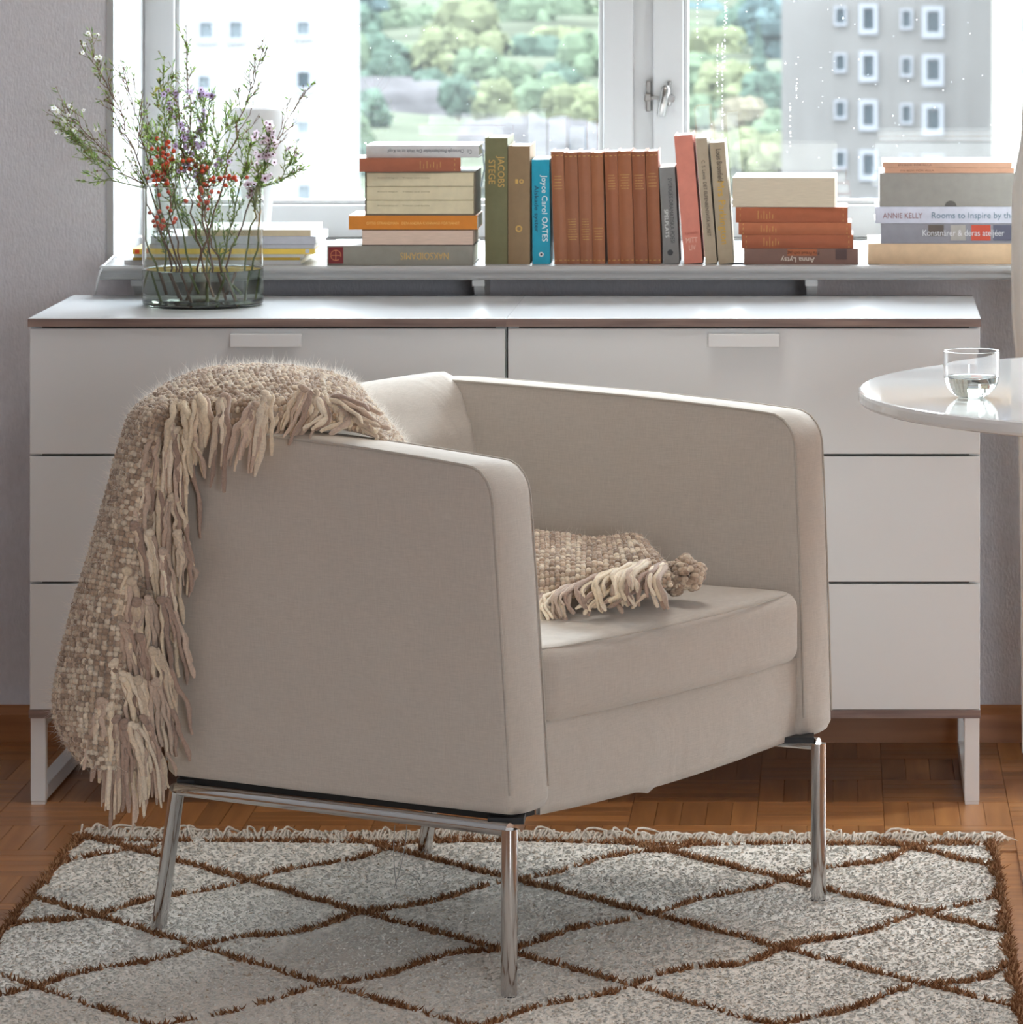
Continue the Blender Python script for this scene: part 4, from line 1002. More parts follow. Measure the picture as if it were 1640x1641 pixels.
# ================================================================== ARMCHAIR
FLc = Vector((-.453, 6.791)); FRc = Vector((-.0114, 7.510)); RLc = Vector((-.969, 7.107)); RRc = Vector((-.636, 7.79))
def CM(a, b, z):
    p = FLc*(1-a)*(1-b)+FRc*a*(1-b)+RLc*(1-a)*b+RRc*a*b
    return Vector((p.x, p.y, z))
cc0 = CM(.5, .5, 0)
chair = empty('armchair', (cc0.x, cc0.y, 0), 'beige linen tub armchair on chrome legs on the shaggy rug', 'armchair'); og = (cc0.x, cc0.y, 0)
LB = .63; WA = .844
# side profile of an arm in (b, z)
def arm_profile(top_front):
    pr = [(.010, .2560), (.003, .2600), (0, .27), (.004, .33), (.010, .42), (.018, .52), (.026, .61), (.031, .665)]
    cxp, czp, rx, rz = .100, .684, .067, top_front-.684
    for k in range(1, 9):
        t = PI/2*k/8; pr.append((cxp-rx*math.cos(t), czp+rz*math.sin(t)))
    pr += [(.20, top_front+.0055), (.30, top_front+.010), (.45, top_front+.016), (.60, top_front+.020), (.75, top_front+.024), (.90, top_front+.027), (.965, top_front+.026), (.99, top_front+.016), (1.0, top_front), (1.0, .60), (1.0, .45), (1.0, .30), (1.0, .266), (.99, .2560)]
    pr += [(.8, .2560), (.6, .2555), (.4, .2555), (.2, .2555), (.08, .2555)]
    return pr
def resample(pr, n):
    d = [0]
    for i in range(len(pr)):
        a = pr[i]; b = pr[(i+1) % len(pr)]; d.append(d[-1]+math.hypot((a[0]-b[0])*LB, a[1]-b[1]))
    out = []
    for k in range(n):
        t = d[-1]*k/n; i = max(j for j in range(len(d)) if d[j] <= t+1e-12); i = min(i, len(pr)-1)
        f = (t-d[i])/max(1e-9, d[i+1]-d[i]); a = pr[i]; b = pr[(i+1) % len(pr)]; out.append((a[0]+(b[0]-a[0])*f, a[1]+(b[1]-a[1])*f))
    return out
def arm(a_out, a_in, tf, flare, lbl):
    pr = resample(arm_profile(tf), 150); n = len(pr)
    cx = sum(p[0] for p in pr)/n; cz = sum(p[1] for p in pr)/n
    # inward normals
    nr = []
    for i in range(n):
        a = pr[i-1]; b = pr[(i+1) % n]; tx, tz = (b[0]-a[0])*LB, b[1]-a[1]; L = math.hypot(tx, tz); nr.append((tz/L/LB, -tx/L))
    # orientation check: normals should point to the centroid
    sgn = sum((cx-p[0])*q[0]+(cz-p[1])*q[1]*2 for p, q in zip(pr, nr)); sgn = 1 if sgn > 0 else -1
    secs = []   # (t across 0..1, inset metres, shrink toward centroid)
    for e in (.30, .55, .75, .88): secs.append((-.05 if e < .6 else -.03, .0, e))
    bul = {.30: -.085, .55: -.07, .75: -.045, .88: -.02}
    rings = []
    def ring(t, inset, sh):
        r = []
        for (p, q) in zip(pr, nr):
            b = p[0]+sgn*q[0]*inset; z = p[1]+sgn*q[1]*inset
            b = cx+(b-cx)*sh; z = cz+(z-cz)*sh
            A = a_out+(a_in-a_out)*t+flare*(z-.26)/.5
            wr = .0015*noise.noise(Vector((b*9, z*11, t*3+a_out*5)))
            v = CM(A, b, z); r.append(v+Vector((wr, wr*.5, 0)))
        rings.append(r)
    for e in (.12, .35, .6, .8, .93): ring(bulk(e), 0.012, e)
    ring(-.004, .010, 1.0); ring(.0, .003, 1.0); ring(.03, .0, 1.0)
    for t in (.12, .25, .4, .5, .6, .75, .88): ring(t, -.004*math.sin(PI*t), 1.0)
    ring(.97, .0, 1.0); ring(1.0, .003, 1.0); ring(1.004, .010, 1.0)
    for e in (.93, .8, .6, .35, .12): ring(1-bulk(e), 0.012, e)
    vs = [v for r in rings for v in r]; fs = []
    for k in range(len(rings)-1):
        for i in range(n): fs.append((k*n+i, k*n+(i+1) % n, (k+1)*n+(i+1) % n, (k+1)*n+i))
    fs.append(tuple(range(n-1, -1, -1))); fs.append(tuple((len(rings)-1)*n+i for i in range(n)))
    if a_out < a_in: pass
    mb = MB(); mb.add(vs, fs); o = mb.build('armrest', M['linen'], chair, origin=og, smooth=True)
    for t in (.012, .988):
        k = [i for i in range(n) if pr[i][1] > .262 or pr[i][0] < .2]
        st_ = next(i for i in range(n) if pr[i][1] <= .262 and pr[(i+1) % n][0] >= 0 and pr[i][0] < .1) if False else 0
        pts = []
        for i in range(n):
            p, q = pr[i], nr[i]; b = p[0]-sgn*q[0]*.0006; z = p[1]-sgn*q[1]*.0006
            if z < .270: continue
            pts.append(CM(a_out+(a_in-a_out)*t+flare*(z-.26)/.5, b, z))
        MB().tube(pts, .0023 if (t < .5) == (a_out < a_in) else .0014, 6).build('piping', M['piping'], o, origin=og, smooth=True)
    return o
def bulk(e): return -.02-.05*(1-e)
arm(0, .112, .735, -.022, 'l'); arm(1, .905, .738, .018, 'r')
# backrest between the arms
def panel(aL, aR, prof, na, name, bulge=.006, par=None, fl_=0, m=None, er=.0):
    """sweep a closed (b,z) profile across a; ends closed"""
    mb = MB(); n = len(prof); vs = []; fs = []
    for i in range(na+1):
        t = i/na; A = aL+(aR-aL)*t; e = math.sin(PI*t)**.35
        for (b, z) in prof:
            v = CM(A+(fl_*(z-.26)/.5)*(2*t-1), b-bulge*e/LB*(1 if b < .86 else -.5), z+(.004*e if z > .6 else 0)); vs.append(v)
    for i in range(na):
        for j in range(n): fs.append((i*n+j, (i+1)*n+j, (i+1)*n+(j+1) % n, i*n+(j+1) % n))
    fs += [tuple(range(n)), tuple(na*n+j for j in range(n-1, -1, -1))]
    mb.add(vs, fs); return mb.build(name, m or M['linen'], par or chair, origin=og, smooth=True)
bp_ = resample([(.80, .36), (.80, .45), (.815, .55), (.835, .63), (.858, .70), (.88, .745), (.905, .768), (.94, .778), (.975, .772), (.995, .755), (1.0, .73), (1.0, .5), (1.0, .27), (.99, .26), (.9, .26), (.82, .26)], 70)
panel(.095, .92, bp_, 24, 'backrest', fl_=.02)
# piping on the rear top edge
MB().tube([CM(.1+.82*i/20, .997, .757) for i in range(21)], .0017, 6).build('piping', M['piping'], chair, origin=og, smooth=True)
# seat base and front skirt
def skirt():
    mb = MB(); vs = []; fs = []; na, nz = 40, 12
    for i in range(na+1):
        t = i/na; a = .105+(.912-.105)*t
        zb = .2415-.010*math.sin(PI*t)+.010*t
        if .36 < t < .42: zb -= .006*(1 if t > .375 else .4)
        for j in range(nz+1):
            f = j/nz; z = zb+(.372-zb)*f
            b = .020-.014*math.sin(PI*f)*math.sin(PI*t)**.4/1+.01*math.cos(f*PI/2)*0
            b += .0025*noise.noise(Vector((t*14, f*3, 0)))+(.006*noise.noise(Vector((t*60, f*5, 2))) if t > .9 and f > .6 else 0)
            vs.append(CM(a, b, z))
    for i in range(na):
        for j in range(nz): q = i*(nz+1)+j; fs.append((q, q+nz+1, q+nz+2, q+1))
    n0 = len(vs)
    # back layer for thickness
    for v in list(vs): vs.append(v+Vector((-.006, .004, 0)))
    for f in list(fs): fs.append(tuple(k+n0 for k in reversed(f)))
    for i in range(na): q = i*(nz+1); fs.append((q, q+n0, q+nz+1+n0, q+nz+1)); q += nz; fs.append((q, q+nz+1, q+nz+1+n0, q+n0))
    mb.add(vs, fs); return mb.build('front_panel', M['linen'], chair, origin=og, smooth=True)
skirt()
MB().add([CM(a, b, z) for z in (.262, .366) for (a, b) in ((.1, .04), (.91, .04), (.91, .82), (.1, .82))], [(3, 2, 1, 0), (4, 5, 6, 7), (0, 1, 5, 4), (1, 2, 6, 5), (2, 3, 7, 6), (3, 0, 4, 7)]).build('seat_base', M['dark'], chair, origin=og)
# cushion
vs, fs = rbox(0, .80*WA, 0, .81*LB, 0, .108, .024, 4, (26, 20, 4))
W_, D_, = .80*WA, .81*LB
def cush(x, y, z):
    u = x/W_; v = y/D_; c = max(0, math.sin(PI*min(1, max(0, u))))**.5*max(0, math.sin(PI*min(1, max(0, v))))**.6
    zz = .366+z+(.014*c if z > .06 else 0)*1.0
    bow = -.020*math.sin(PI*u)**.8*(1-v)
    zz += .002*noise.noise(Vector((u*6, v*6, 1)))
    lat = .0
    return CM(.110+.796*u, .005+(y+bow)/LB, zz)
cu = MB().add([cush(*p) for p in vs], fs).build('seat_cushion', M['linen'], chair, origin=og, smooth=True)
pts = []
for i in range(41):
    u = i/40; x = .006+(W_-.012)*u; c = cush(x, .006+ (.018*(1-math.sin(PI*u)**.25)), .104)
    pts.append(c+Vector((.0012, -.0020, .000)))
MB().tube(pts, .0016, 6).build('piping', M['piping'], cu, origin=og, smooth=True)
# chrome frame
def PF(px, py, D): return P(px, py, D)
zr = .243
fl_t = PF(817, 1330, 6.783); fr_t = PF(1312, 1192, 7.44); rl_t = PF(284, 1264, 7.10); rr_t = CM(.93, .93, .247)
fl_f = Vector((P(816, 1592, 6.783).x, 6.783, .010)); fr_f = Vector((P(1312, 1438, 7.44).x, 7.44, .010)); rl_f = Vector((P(255, 1480, 7.24).x, 7.24, .010)); rr_f = Vector((P(680, 1362, 7.81).x, 7.81, .010))
for v in (fl_t, fr_t, rl_t): v.z = max(.235, min(.25, v.z))
def sqtube(pts, wx, wy, name):
    mb = MB(); mb.tube(pts, wx, 20); return mb.build(name, M['chrome'], chair, origin=og, smooth=True)
for t_, f_ in ((fl_t, fl_f), (fr_t, fr_f), (rl_t, rl_f), (rr_t, rr_f)):
    tt = t_.copy(); tt.z += .001
    lg = sqtube([tt, t_.lerp(f_, .5), f_+Vector((0, 0, 0))], .0115, .0115, 'leg')
    MB().tube([f_-Vector((0, 0, .006)), f_+Vector((0, 0, .002))], .0108, 16).build('foot_glide', M['black'], lg, origin=og, smooth=True)
sqtube([fl_t, rl_t], .0095, .01, 'side_rail'); sqtube([fr_t, rr_t], .0095, .01, 'side_rail')
for t_ in (fl_t, fr_t, rl_t, rr_t):
    ctr = Vector((cc0.x, cc0.y, t_.z)); d = (ctr-t_).normalized()
    mb = MB(); q = t_+d*.03; mb.box(q.x-.028, q.x+.022, q.y-.012, q.y+.03, t_.z+.004, t_.z+.013); mb.build('mounting_plate', M['black'], chair, origin=og)
# dark strip standing in for the shade in the gap above the left rail
MB().add([CM(.02, .02, .2440), CM(.02, .98, .2440), CM(.09, .98, .2440), CM(.09, .02, .2440), CM(.02, .02, .2575), CM(.02, .98, .2575), CM(.09, .98, .2575), CM(.09, .02, .2575)], [(3, 2, 1, 0), (4, 5, 6, 7), (0, 1, 5, 4), (1, 2, 6, 5), (2, 3, 7, 6), (3, 0, 4, 7)]).build('gap_shade_strip', M['dark'], chair, origin=og)
# loose threads under the chair
random.seed(4)
for (a_, b_c, e_) in (((633, 1322), (628, 1370), (636, 1425)), ((652, 1322), (650, 1375), (632, 1422)), ((634, 1412), (655, 1385), (674, 1420))):
    A, B_, C_ = P(a_[0], a_[1], 7.3), P(b_c[0], b_c[1], 7.28), P(e_[0], e_[1], 7.26)
    MB().tube([A*(1-t)**2+B_*2*t*(1-t)+C_*t*t for t in [i/10 for i in range(11)]], .0007, 5).build('loose_thread', mat('grey thread', (.5, .48, .45), .8), chair, origin=og, smooth=True)

# ================================================================== THROW BLANKET
WC = [lin(c) for c in ((224, 212, 194), (204, 186, 164), (168, 144, 122), (140, 116, 98), (222, 210, 190), (182, 160, 140), (158, 134, 118), (120, 96, 80))]
TCc = [lin(c) for c in ((222, 208, 188), (204, 187, 166), (184, 163, 147), (160, 138, 125), (210, 194, 170), (192, 172, 156))]
bl0 = CM(0, 1, 0)
_mean = tuple(sum(c[k] for c in WC)/len(WC) for k in range(3)); WC = [tuple(c[k]*.62+_mean[k]*.38 for k in range(3)) for c in WC]
blanket = empty('throw_blanket', (bl0.x, bl0.y, .26), 'chunky woven wool blanket with tassels hung over the chair back and onto its seat', 'blanket'); bog = (bl0.x, bl0.y, .26)
def catmull(p0, p1, p2, p3, t):
    return .5*((2*p1)+(-p0+p2)*t+(2*p0-5*p1+4*p2-p3)*t*t+(-p0+3*p1-3*p2+p3)*t**3)
def surf(grid):
    R, C = len(grid), len(grid[0])
    def ev(u, v):   # u rows 0..R-1, v cols 0..C-1
        i = min(int(u), R-2); fu = u-i; j = min(int(v), C-2); fv = v-j
        g = lambda r, c: grid[max(0, min(R-1, r))][max(0, min(C-1, c))]
        rows = [catmull(g(i+k, j-1), g(i+k, j), g(i+k, j+1), g(i+k, j+2), fv) for k in (-1, 0, 1, 2)]
        return catmull(*rows, fu)
    return ev
def beads(ev, R, C, sp=.0076, seed=1, thick=.0042, name='woven_cloth', jit=.0006, rowlen=None, collen=None, fz=0):
    random.seed(seed)
    # arc length tables
    nu = 60; nv = 30
    Lu = [0]; 
    for k in range(nu): Lu.append(Lu[-1]+(ev((k+1)/nu*(R-1), (C-1)/2)-ev(k/nu*(R-1), (C-1)/2)).length)
    Lv = [0]
    for k in range(nv): Lv.append(Lv[-1]+(ev((R-1)/2, (k+1)/nv*(C-1))-ev((R-1)/2, k/nv*(C-1))).length)
    NU = int(Lu[-1]/sp); NV = int(Lv[-1]/sp)
    def inv(L, t, m):
        x = t*L[-1]; import bisect
        k = min(max(bisect.bisect_right(L, x)-1, 0), len(L)-2); return (k+(x-L[k])/max(1e-9, L[k+1]-L[k]))/(len(L)-1)*m
    us = [inv(Lu, (i+.5)/NU, R-1) for i in range(NU)]; vs_ = [inv(Lv, (j+.5)/NV, C-1) for j in range(NV)]
    pts = [[ev(u, v) for v in vs_] for u in us]
    mb = MB()
    colrow = [random.choice(WC[:6]) for _ in range(NU)]; colcol = [random.choice(WC[2:]) for _ in range(NV)]
    fzb = []
    for i in range(NU):
        for j in range(NV):
            p = pts[i][j]; tu = (pts[min(i+1, NU-1)][j]-pts[max(i-1, 0)][j]); tv = (pts[i][min(j+1, NV-1)]-pts[i][max(j-1, 0)])
            if i in (0, NU-1): tu = tu*2
            if j in (0, NV-1): tv = tv*2
            su = tu.length/2; sv = tv.length/2
            if su < 1e-6 or sv < 1e-6: continue
            tu.normalize(); nrm = tu.cross(tv).normalized(); tv2 = nrm.cross(tu)
            over = (i+j) % 2
            a, b = (su*.74, sv*.56) if over else (su*.56, sv*.74)
            a = min(a, .0056 if over else .0046); b = min(b, .0048 if over else .0054); h = thick*random.uniform(.8, 1.25)
            c_ = random.choice(WC) if random.random() < .45 else (colcol[j] if over else colrow[i])
            g = random.uniform(.9, 1.12)*(1 if over else .88); mb.cc = (c_[0]*g, c_[1]*g, c_[2]*g)
            Mx = Matrix((tu, tv2, nrm)).transposed()
            ang = random.uniform(-.25, .25); Mx = Mx @ Matrix.Rotation(ang, 3, 'Z')
            mb.ball(p+nrm*(.0008 if over else -.0004)+Vector((random.gauss(0, jit), random.gauss(0, jit), random.gauss(0, jit))), (a*1.05, b*1.05, h), 7, 5, M=Mx)
            if fz and random.random() < fz: fzb.append((p, nrm))
    o = tag(mb.build(name, M['wool'], blanket, origin=bog, smooth=True), kind='stuff')
    # solid cloth behind the yarn
    n1, n2 = 40, 16; ub = MB(); V = []
    for i in range(n1+1):
        for j in range(n2+1): V.append(ev(i/n1*(R-1), j/n2*(C-1)))
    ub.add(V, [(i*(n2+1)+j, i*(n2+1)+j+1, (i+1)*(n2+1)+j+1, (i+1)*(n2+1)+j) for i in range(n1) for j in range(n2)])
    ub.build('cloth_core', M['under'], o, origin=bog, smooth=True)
    if fzb:
        fb = MB()
        for (p, nr_) in fzb:
            for q in range(4):
                d = (nr_*random.choice((-1, 1))+Vector((random.gauss(0, .7), random.gauss(0, .7), random.gauss(0, .7)))).normalized(); L = random.uniform(.006, .018)
                s_ = d.orthogonal().normalized()*.00026; k = Vector((random.gauss(0, 1), random.gauss(0, 1), random.gauss(0, 1)))*L*.2
                fb.add([p-s_, p+s_, p+d*L*.6+k+s_*.6, p+d*L*.6+k-s_*.6, p+d*L+k*2], [(0, 1, 2, 3), (3, 2, 4)])
        tag(fb.build('wool_fuzz', M['fuzz'], o, origin=bog), kind='stuff')
    return o
hang = []
# rows from the inside of the back, over the top, down behind the chair
top_rows = [
 [(640, 745, 6.99), (645, 738, 7.05), (650, 730, 7.12), (655, 725, 7.2), (655, 722, 7.3), (660, 725, 7.4)],
 [(605, 692, 6.985), (604, 686, 7.03), (605, 676, 7.12), (606, 664, 7.22), (606, 660, 7.3), (608, 672, 7.4)],
 [(556, 668, 7.0), (548, 652, 7.05), (545, 638, 7.14), (545, 620, 7.25), (556, 612, 7.34), (575, 622, 7.43)],
 [(492, 650, 7.01), (478, 632, 7.06), (468, 615, 7.14), (462, 597, 7.25), (488, 592, 7.36), (525, 604, 7.45)],
 [(420, 648, 7.02), (402, 630, 7.06), (388, 612, 7.13), (380, 594, 7.23), (405, 588, 7.34), (460, 596, 7.5)],
 [(345, 655, 7.03), (320, 640, 7.05), (302, 622, 7.12), (296, 607, 7.2), (320, 598, 7.32), (400, 602, 7.55)]]
for r_ in top_rows: hang.append([P(*q) for q in r_])
side = [(655, 219, 262), (700, 196, 238), (760, 179, 218), (830, 160, 205), (900, 140, 194), (970, 118, 182), (1040, 101, 174), (1105, 88, 168), (1155, 88, 163), (1195, 106, 160), (1228, 132, 165)]
for k, (y, xs, xb) in enumerate(side):
    f = min(1, k/8)
    hang.append([P(xb+42, y+14*(1-f)+6, 7.055), P(xb, y+6, 7.035), P(xs*.55+xb*.45, y, 7.07), P(xs+4, y-3, 7.15), P(xs+14, y-6, 7.28), P(xs+95, y-16, 7.55)])
for k, row in enumerate(hang):     # the folded-under edge below the tassel knots
    q = row[0]; nt_ = len(top_rows)
    if k < nt_: row.insert(0, q+Vector((.002, -.004, (-.006, -.012, -.020, -.028, -.032, -.026)[k])))
    else: row.insert(0, q+Vector((.016, .004, -.004)))
ev = surf(hang); beads(ev, len(hang), 7, seed=3, fz=.6)
# fold on the seat
seatg = [
 [(780, 900, 7.48), (880, 912, 7.5), (960, 905, 7.52), (1020, 898, 7.5), (1052, 905, 7.45)],
 [(780, 852, 7.40), (880, 856, 7.40), (955, 865, 7.42), (1018, 860, 7.42), (1042, 884, 7.36)],
 [(780, 880, 7.27), (880, 882, 7.27), (955, 884, 7.28), (1028, 878, 7.28), (1058, 898, 7.27)],
 [(780, 925, 7.17), (880, 918, 7.17), (955, 912, 7.18), (1040, 905, 7.2), (1072, 912, 7.2)],
 [(780, 968, 7.13), (880, 962, 7.13), (955, 955, 7.14), (1035, 945, 7.16), (1078, 940, 7.18)]]
sg = [[P(*q) for q in r_] for r_ in seatg]
beads(surf(sg), 5, 5, seed=8, fz=.3)
# bunched end of the seat fold
random.seed(12); mb = MB(); c = P(1090, 922, 7.26)
for k in range(260):
    v = Vector((random.gauss(0, 1), random.gauss(0, 1), random.gauss(0, 1))).normalized()
    sq = 1-.35*max(0, -v.x)
    p = c+Vector((v.x*.034, v.y*.034*sq, v.z*.0235*sq+.005*v.x+.004*math.sin(v.x*7))); cc_ = random.choice(WC[1:7]); g = random.uniform(.85, 1.1); mb.cc = tuple(q*g for q in cc_)
    mb.ball(p, (random.uniform(.005, .008), random.uniform(.005, .007), random.uniform(.004, .006)), 7, 5)
tag(mb.build('bunched_corner', M['wool'], blanket, origin=bog, smooth=True), kind='stuff')

def tassel(pts, n=6, spread=.008, r=.0028, seed=0, gather=.5, knot=True, flat=None):
    """pts: path of 3D points; n strands around it"""
    random.seed(seed*31+5); mb = MB(); base = random.choice(TCc)
    P_ = [Vector(p) for p in pts]
    ev_ = lambda t: catmull(*[P_[max(0, min(len(P_)-1, int(t*(len(P_)-1)-1e-9)+k))] for k in (-1, 0, 1, 2)], t*(len(P_)-1)-int(t*(len(P_)-1)-1e-9))
    Lt = sum((P_[i+1]-P_[i]).length for i in range(len(P_)-1))
    for s_ in range(n):
        off = Vector((random.gauss(0, 1), random.gauss(0, .6), random.gauss(0, .5))); end = random.uniform(.72, 1.05)
        k = 12; path = []; rad = []; ph = random.uniform(0, 6); ph2 = random.uniform(0, 6); rr = r*random.uniform(.7, 1.35); am = random.uniform(.0008, .0024)
        for i in range(k+1):
            t = i/k*min(1, end); p = ev_(t); wv = am*math.sin(i*1.1+ph); wv2 = am*math.cos(i*.9+ph2)
            p = p+off*spread*(.25+1.0*t**.8)+Vector((wv, wv2*.7, wv2*.25))
            path.append(p); rad.append(rr*(.8+.2*math.sin(i*1.7+ph)+.2*(1-t))*(1 if i < k else .6))
        c_ = random.choice(TCc) if random.random() < .5 else base; g = random.uniform(.86, 1.12); mb.cc = tuple(q*g for q in c_)
        mb.tube(path, rad, 7)
    o = mb.build('tassel', M['wool'], blanket, origin=bog, smooth=True)
    if knot:
        mk = MB(); mk.cc = tuple(q*.95 for q in base); p = P_[0]
        Mx = Matrix.Rotation(random.uniform(-.6, .6), 3, 'Y')
        for q in range(3): mk.ball(p+Vector((random.gauss(0, .002), -.003, random.gauss(0, .002)-.002*q)), (.0070, .0065, .0048), 9, 6, M=Mx)
        mk.build('knot', M['wool'], o, origin=bog, smooth=True)
    return o
def TD(px, lift=.045):   # distance of the chair's left panel behind pixel column px, minus lift
    k = (px-VX)/F; u = (-.453-k*6.791)/(.516+k*.316); u = min(u, 1.02); return 6.791+.316*u-lift
TL = [ # root, (mid), tip, strands
 ((319, 636), (322, 690), (319, 742), 6), ((362, 634), (362, 700), (354, 785), 7), ((428, 632), (415, 690), (402, 762), 7), ((410, 650), (392, 700), (385, 755), 5),
 ((292, 648), (300, 705), (306, 762), 6), ((272, 672), (272, 740), (268, 812), 7), ((252, 690), (247, 740), (244, 800), 7), ((283, 690), (288, 760), (290, 838), 6), ((300, 690), (310, 730), (318, 770), 4),
 ((232, 740), (212, 800), (196, 880), 7), ((240, 760), (235, 820), (226, 890), 7), ((258, 780), (262, 850), (270, 925), 7), ((276, 800), (284, 860), (290, 925), 6), ((222, 790), (214, 840), (207, 892), 5),
 ((218, 838), (232, 890), (242, 942), 8), ((238, 850), (252, 915), (256, 972), 7), ((262, 880), (272, 930), (280, 985), 6), ((285, 850), (292, 900), (286, 960), 5),
 ((205, 915), (188, 980), (172, 1060), 7), ((210, 930), (206, 1000), (204, 1070), 8), ((220, 960), (222, 1020), (228, 1090), 8), ((238, 960), (250, 1030), (256, 1090), 7), ((262, 960), (270, 1020), (276, 1075), 6),
 ((198, 1000), (214, 1060), (222, 1110), 7), ((226, 1020), (240, 1080), (246, 1150), 8), ((246, 1040), (262, 1100), (268, 1160), 7),
 ((184, 1060), (190, 1120), (200, 1195), 8), ((200, 1080), (215, 1140), (226, 1205), 8), ((224, 1090), (240, 1150), (246, 1215), 7), ((248, 1090), (258, 1150), (266, 1200), 6),
 ((165, 1122), (155, 1180), (145, 1245), 7), ((176, 1130), (172, 1200), (170, 1300), 6), ((186, 1150), (190, 1220), (190, 1305), 8), ((200, 1160), (212, 1220), (214, 1300), 8), ((216, 1160), (228, 1215), (232, 1285), 7), ((232, 1150), (246, 1200), (252, 1245), 6), ((170, 1115), (162, 1170), (128, 1240), 1)]
for i, (a_, m_, e_, n_) in enumerate(TL):
    hi = .050 if a_[0] > 240 else .045
    d0, d1, d2 = TD(a_[0], hi+(.02 if a_[1] > 800 else 0)), TD(max(m_[0], 240), hi+.012), TD(max(e_[0], 240), hi)
    if a_[1] > 680 and n_ > 4:
        tassel([P(a_[0]+9, a_[1]+22, d0+.004), P((a_[0]+m_[0])/2+10, (a_[1]+m_[1])/2+24, d1-.002), P(m_[0]+10, m_[1]+24, d1), P(e_[0]+9, e_[1]+18, d2+.004)], n_-1, .0085, .0034, seed=i+200, knot=False)
    tassel([P(a_[0], a_[1], d0-.012), P(a_[0]*.4+m_[0]*.6, (a_[1]+m_[1])/2, d1-.016), P(*m_, d1-.012), P(*e_, d2-.006)], n_+(3 if i < 4 else 0), (.0080 if n_ > 1 else .002), (.0042 if i < 4 else .0037), seed=i, knot=n_ > 1)
# matted tassels on the arm top
for i, (a_, m_, e_) in enumerate((((488, 622), (470, 655), (462, 700)), ((500, 628), (490, 665), (470, 705)), ((512, 640), (525, 670), (500, 690)), ((540, 650), (560, 672), (530, 690)), ((560, 660), (585, 678), (612, 692)), ((535, 640), (570, 655), (600, 680)), ((455, 660), (440, 700), (418, 712)), ((500, 660), (460, 712), (425, 716)))):
    q = [P(a_[0], a_[1], TD(a_[0], -.02)), P(m_[0], m_[1], TD(m_[0], -.0)), P(e_[0], e_[1], TD(e_[0], .018))]
    tassel(q, 6, .0085, .0034, seed=70+i, knot=i in (0, 3, 6))
# tassels lying on the seat
for i, (a_, m_, e_, n_) in enumerate((((1062, 905), (1040, 925), (1050, 968), 8), ((1040, 900), (1010, 925), (1020, 965), 8), ((1015, 905), (985, 930), (1000, 975), 8), ((990, 915), (955, 940), (965, 980), 8), ((960, 925), (925, 950), (940, 985), 8), ((930, 935), (895, 955), (905, 990), 8), ((905, 945), (870, 965), (880, 992), 8), ((1000, 925), (960, 955), (935, 980), 7), ((1050, 915), (1020, 950), (985, 975), 6), ((870, 945), (850, 968), (860, 990), 7))):
    tassel([P(*a_, 7.17), P(*m_, 7.085), P(*e_, 7.075)], n_, .0105, .0036, seed=100+i, knot=False)

# ================================================================== RUG
RX0, RX1, RY0 = -1.225, .252, 5.9
def redge(x): return 7.955-.045*(x-RX0)/(RX1-RX0)+.008*math.sin(x*9)
rug = empty('shaggy_rug', ((RX0+RX1)/2, 7.0, 0), 'cream shaggy wool rug with brown diamond lattice and fringed far edge', 'rug'); rog = ((RX0+RX1)/2, 7.0, 0)
mb = MB(); mb.prism([(RX0, RY0), (RX1, RY0), (RX1, redge(RX1)-.01), (RX0, redge(RX0)-.01)], 'z', .0005, .0085); mb.build('rug_backing', M['rugback'], rug, origin=rog)
def tufts(X, Y, H, R, lx, ly, cols, zb=.0080):
    n = len(X); a0 = rng.uniform(0, 2*PI, n); V = np.zeros((n, 4, 3))
    for k in range(3):
        a = a0+k*2*PI/3; V[:, k, 0] = X+R*np.cos(a); V[:, k, 1] = Y+R*np.sin(a); V[:, k, 2] = zb
    V[:, 3, 0] = X+lx; V[:, 3, 1] = Y+ly; V[:, 3, 2] = zb+H
    idx = np.arange(n)[:, None]*4
    Fc = np.concatenate([idx+np.array([0, 1, 3]), idx+np.array([1, 2, 3]), idx+np.array([2, 0, 3])], 1).reshape(-1, 3)
    C = np.ones((n, 4, 4)); C[:, :, :3] = cols[:, None, :]; C[:, :3, :3] *= .96
    return V.reshape(-1, 3), Fc, C.reshape(-1, 4)
def np_mesh(name, V, Fc, C, m, parent, org):
    me = bpy.data.meshes.new(name); V = V-np.array(org)
    me.vertices.add(len(V)); me.vertices.foreach_set('co', V.ravel().astype(np.float32))
    me.loops.add(Fc.size); me.loops.foreach_set('vertex_index', Fc.ravel().astype(np.int32))
    me.polygons.add(len(Fc)); me.polygons.foreach_set('loop_start', np.arange(0, Fc.size, 3, dtype=np.int32)); me.polygons.foreach_set('loop_total', np.full(len(Fc), 3, np.int32))
    at = me.color_attributes.new('Col', 'FLOAT_COLOR', 'POINT'); at.data.foreach_set('color', C.ravel().astype(np.float32))
    me.materials.append(m); me.update(calc_edges=True); me.validate()
    o = bpy.data.objects.new(name, me); COL.objects.link(o); o.parent = parent; return o
sp_ = .0044
gx = np.arange(RX0, RX1, sp_); gy = np.arange(6.45, 7.96, sp_); X, Y = np.meshgrid(gx, gy); X = X.ravel()+rng.normal(0, .0012, X.size); Y = Y.ravel()+rng.normal(0, .0012, Y.size)
gx2 = np.arange(RX0, RX1, .008); gy2 = np.arange(RY0, 6.45, .008); X2, Y2 = np.meshgrid(gx2, gy2); X = np.concatenate([X, X2.ravel()]); Y = np.concatenate([Y, Y2.ravel()])
ed = 7.955-.045*(X-RX0)/(RX1-RX0)+.008*np.sin(X*9)
k = (Y < ed-.012); X, Y, ed = X[k], Y[k], ed[k]
